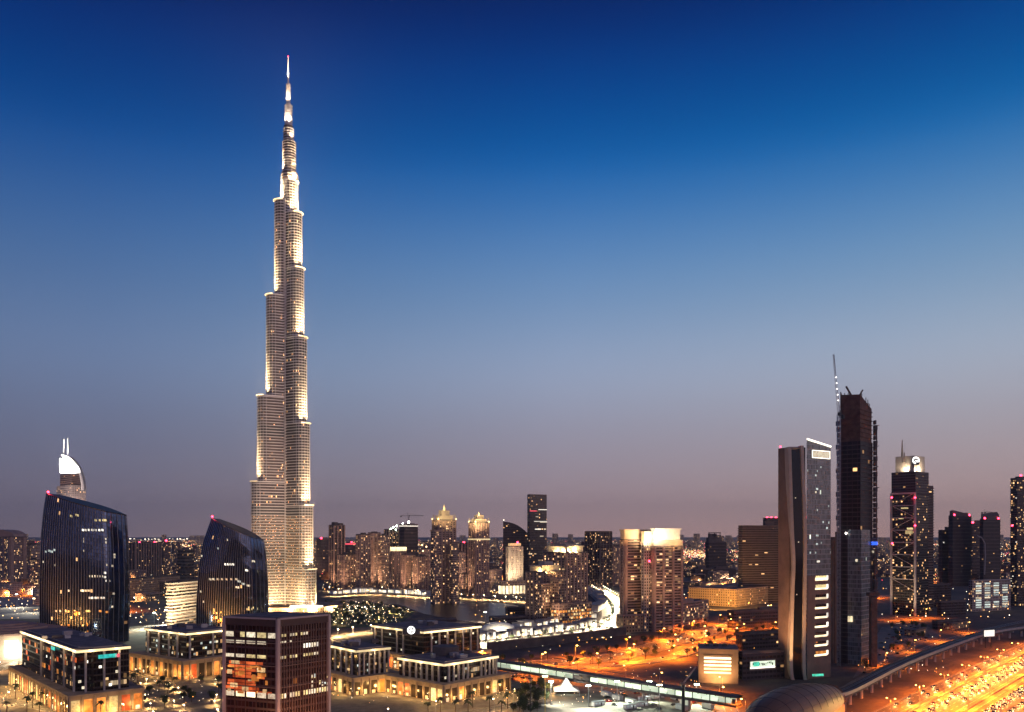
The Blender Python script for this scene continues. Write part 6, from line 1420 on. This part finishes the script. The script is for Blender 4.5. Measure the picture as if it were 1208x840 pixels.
for p in scatter(yards, 20, 6, rq):
    e = CARS[rq.choice(WT)]; r_ = copy_thing(e[0], p+Vector((0, 0, .03)), rq.choice((.5, 2.07)), e[2][4:]+' car parked among the cabins of the floodlit yard', e[2][4:]+' cars in the yard')
    for ch in list(r_.children):
        if ch.name.startswith(('headlight', 'taillight')): bpy.data.objects.remove(ch)

rq = random.Random(88)
lot = [G(1012, 800), G(1105, 752), G(1088, 738), G(1046, 742)]
for p in scatter(lot, 46, 6.5, rq):
    e = CARS[rq.choice(WT)]; r_ = copy_thing(e[0], p+Vector((0, 0, .03)), rq.choice((.85, 2.42)), e[2][4:]+' car parked in the dim lot left of the elevated track', e[2][4:]+' cars in the dim lot')
    for ch in list(r_.children):
        if ch.name.startswith(('headlight', 'taillight')): bpy.data.objects.remove(ch)
for p in scatter(lot, 16, 9, rq): plant(TR, p, 'tree in the dim lot left of the elevated track', 'trees in the dim lot', rq)
for k, (px, py, w, d, h, a) in enumerate(((1022, 782, 26, 9, 4.5, .9), (1062, 765, 34, 10, 5, .85), (1080, 748, 40, 12, 6, .85), (1125, 741, 46, 14, 7, .7))):
    p = G(px, py); ca, sa = math.cos(a), math.sin(a)
    tower('site_shed', ('short low shed at the foot of the unfinished tower', 'long low shed in the middle of the dim lot', 'flat low shed at the far end of the dim lot', 'wide brown shed beyond the dim lot by the track')[k], 'shed', [(p.x+(x*w*ca-y*d*sa)/2, p.y+(x*w*sa+y*d*ca)/2) for x, y in ((-1, -1), (1, -1), (1, 1), (-1, 1))], h, 'low_amber', plant=((.2, 0, .1, .4, 1.2),), trim='brown_concrete', parapet=.6)
for px, py, w, d, h, a, lab in ((545, 741, 60, 20, 6, .3, 'long dark shed between the lake and the rear office block'), (600, 735, 46, 22, 8, .35, 'dark shed left of the lower tan tower by the lake'), (520, 735, 40, 18, 5, .1, 'small dark shed behind the round rooftop sign'), (612, 724, 36, 18, 9, .2, 'dark shed on the lake bank below the tan towers')):
    p = G(px, py); ca, sa = math.cos(a), math.sin(a)
    tower('site_shed', lab, 'shed', [(p.x+(x*w*ca-y*d*sa)/2, p.y+(x*w*sa+y*d*ca)/2) for x, y in ((-1, -1), (1, -1), (1, 1), (-1, 1))], h, 'purple_dark', plant=((.2, 0, .1, .4, 1.2),), trim='dark_concrete', parapet=.6)
flood_mast('lone bright lamp mast on the dark bank of the lake', 572.5, 737, 16, (1, .8, .5), 'lamp_white', 1.4e5, G(572, 741))
# ------------------------------------------------------------------ the far city as one mass, and the low blocks in front of it
rq = random.Random(101); mb = MB()
def far_ok(x, y):
    px = CX+x*F/y
    return -60 < px < 1270
for k in range(3600):
    y = 2300+18000*rq.random()**1.9; x = rq.uniform(-.68, .68)*y
    if math.hypot(x-BX, y-BY) < 200: continue
    w, d = rq.uniform(14, 42), rq.uniform(14, 34); h = rq.choice((8, 10, 12, 16, 20, 26))*rq.uniform(.7, 1.3)
    if rq.random() < .035: h = rq.uniform(50, 100); w = d = rq.uniform(20, 32)
    sc = max(1, y/5000); mb.box((x, y, h/2), (w*sc, d*sc, h*min(sc, 1.8)), rq.uniform(0, 3), 0)
cl = [(.21, 4200), (.225, 4500), (.24, 4300), (.23, 5600), (.20, 5000)]*4+[(rq.uniform(-.65, .65), 2600+14000*rq.random()**1.3) for _ in range(110)]+[(.22, 5200), (.215, 4600), (.225, 3900), (-.42, 7800), (-.38, 8200), (.56, 4600), (.58, 3600)]*2
for k in range(8500):
    if rq.random() < .72:
        kx, y0 = rq.choice(cl); y = y0*(1+rq.gauss(0, .05)); x = kx*y0+rq.gauss(0, .028)*y0
    else: y = 2000+18000*rq.random()**1.6; x = rq.uniform(-.66, .66)*y
    if y < 1900: continue
    s_ = rq.uniform(.6, 1.35)*y/2600; mb.box((x, y, rq.uniform(6, 18)), (s_, s_, s_*.8), 0, rq.choice((1, 1, 1, 2, 2, 4, 4, 3)))
for k in range(26):                                              # bright line of the far shore on the left, and a lit expressway on the right
    for j in range(3): x = -.45+.105*(k/25)+rq.uniform(-.001, .001); y = 17500; mb.box((x*y, y, 10+45*rq.random()), (18, 8, 9), 0, 2)
fa = mb.build('distant_city', ['far_block', 'far_lamp', 'far_lamp_pale', 'far_lamp_red', 'far_lamp_amber']); tag(fa, 'far carpet of low blocks and lamps reaching the horizon', 'city', kind='stuff')
rq = random.Random(202); n_ = 0
zones = [((40, 236), (676, 716), 16, 'low flat block beyond the curved dark towers', 'low blocks beyond the curved towers'), ((806, 918), (664, 696), 20, 'low dark block in the flat district left of the banded tower', 'low blocks in the flat district'), ((380, 600), (680, 694), 18, 'low pale block among the feet of the lake towers', 'low blocks below the lake towers'), ((1100, 1208), (672, 690), 12, 'low block far right behind the unlit towers', 'low blocks far right'), ((0, 46), (690, 704), 4, 'low block before the arched apartment block', 'low blocks far left')]
for (xa, xb_), (ya, yb_), n, lab, gp_ in zones:
    for k in range(n):
        p = G(rq.uniform(xa, xb_), rq.uniform(ya, yb_)); a = rq.uniform(-.5, .5); w, d, h = rq.uniform(24, 52), rq.uniform(16, 34), rq.uniform(9, 26); ca, sa = math.cos(a), math.sin(a)
        pl = [(p.x+(x*w*ca-y*d*sa)/2, p.y+(x*w*sa+y*d*ca)/2) for x, y in ((-1, -1), (1, -1), (1, 1), (-1, 1))]
        tower('low_block', lab, 'building', pl, h, rq.choice(('low_amber', 'pink_grid', 'pale_grid', 'far_block', 'purple_dark')), group=gp_, plant=((rq.uniform(-.2, .2), 0, .3, .4, 3),), trim='pink_stone')
        lp_ = S.collection.objects[-1]; q_ = Vector((p.x+rq.uniform(-w/2, w/2), p.y-d/2-9, 7)); rt_ = [o for o in (lp_, lp_.parent, getattr(lp_.parent, 'parent', None)) if o is not None and o.type == 'EMPTY'][0]
        MB().ball(q_, .7, 0, 6).build('glow_lamp', rq.choice(('lamp_warm', 'lamp_orange', 'lamp_white')), rt_); light('fill_light', 'SPOT', (q_.x, q_.y, 6), rq.uniform(3e4, 1.1e5), rq.choice(((1, .50, .15), (1, .70, .38), (1, .34, .06))), rt_, .8, (q_.x, q_.y+14, 0), 150, .6)  # ball and spot added before each block to brighten walls and ground

# ------------------------------------------------------------------ evening haze: one even box of air round everything
hm = bpy.data.materials.new('haze_air'); hm.use_nodes = True; ht = hm.node_tree; ht.nodes.clear()
hv = ht.nodes.new('ShaderNodeVolumePrincipled'); hv.inputs['Color'].default_value = (.90, .91, .96, 1); hv.inputs['Density'].default_value = 3.3e-5; hv.inputs['Anisotropy'].default_value = .2
ho = ht.nodes.new('ShaderNodeOutputMaterial'); ht.links.new(hv.outputs[0], ho.inputs['Volume'])
MT['haze_air'] = hm
tag(MB().box((0, 9500, 439), (46000, 23000, 880)).build('haze', 'haze_air'), 'thin evening haze over the whole city', 'haze', kind='stuff')
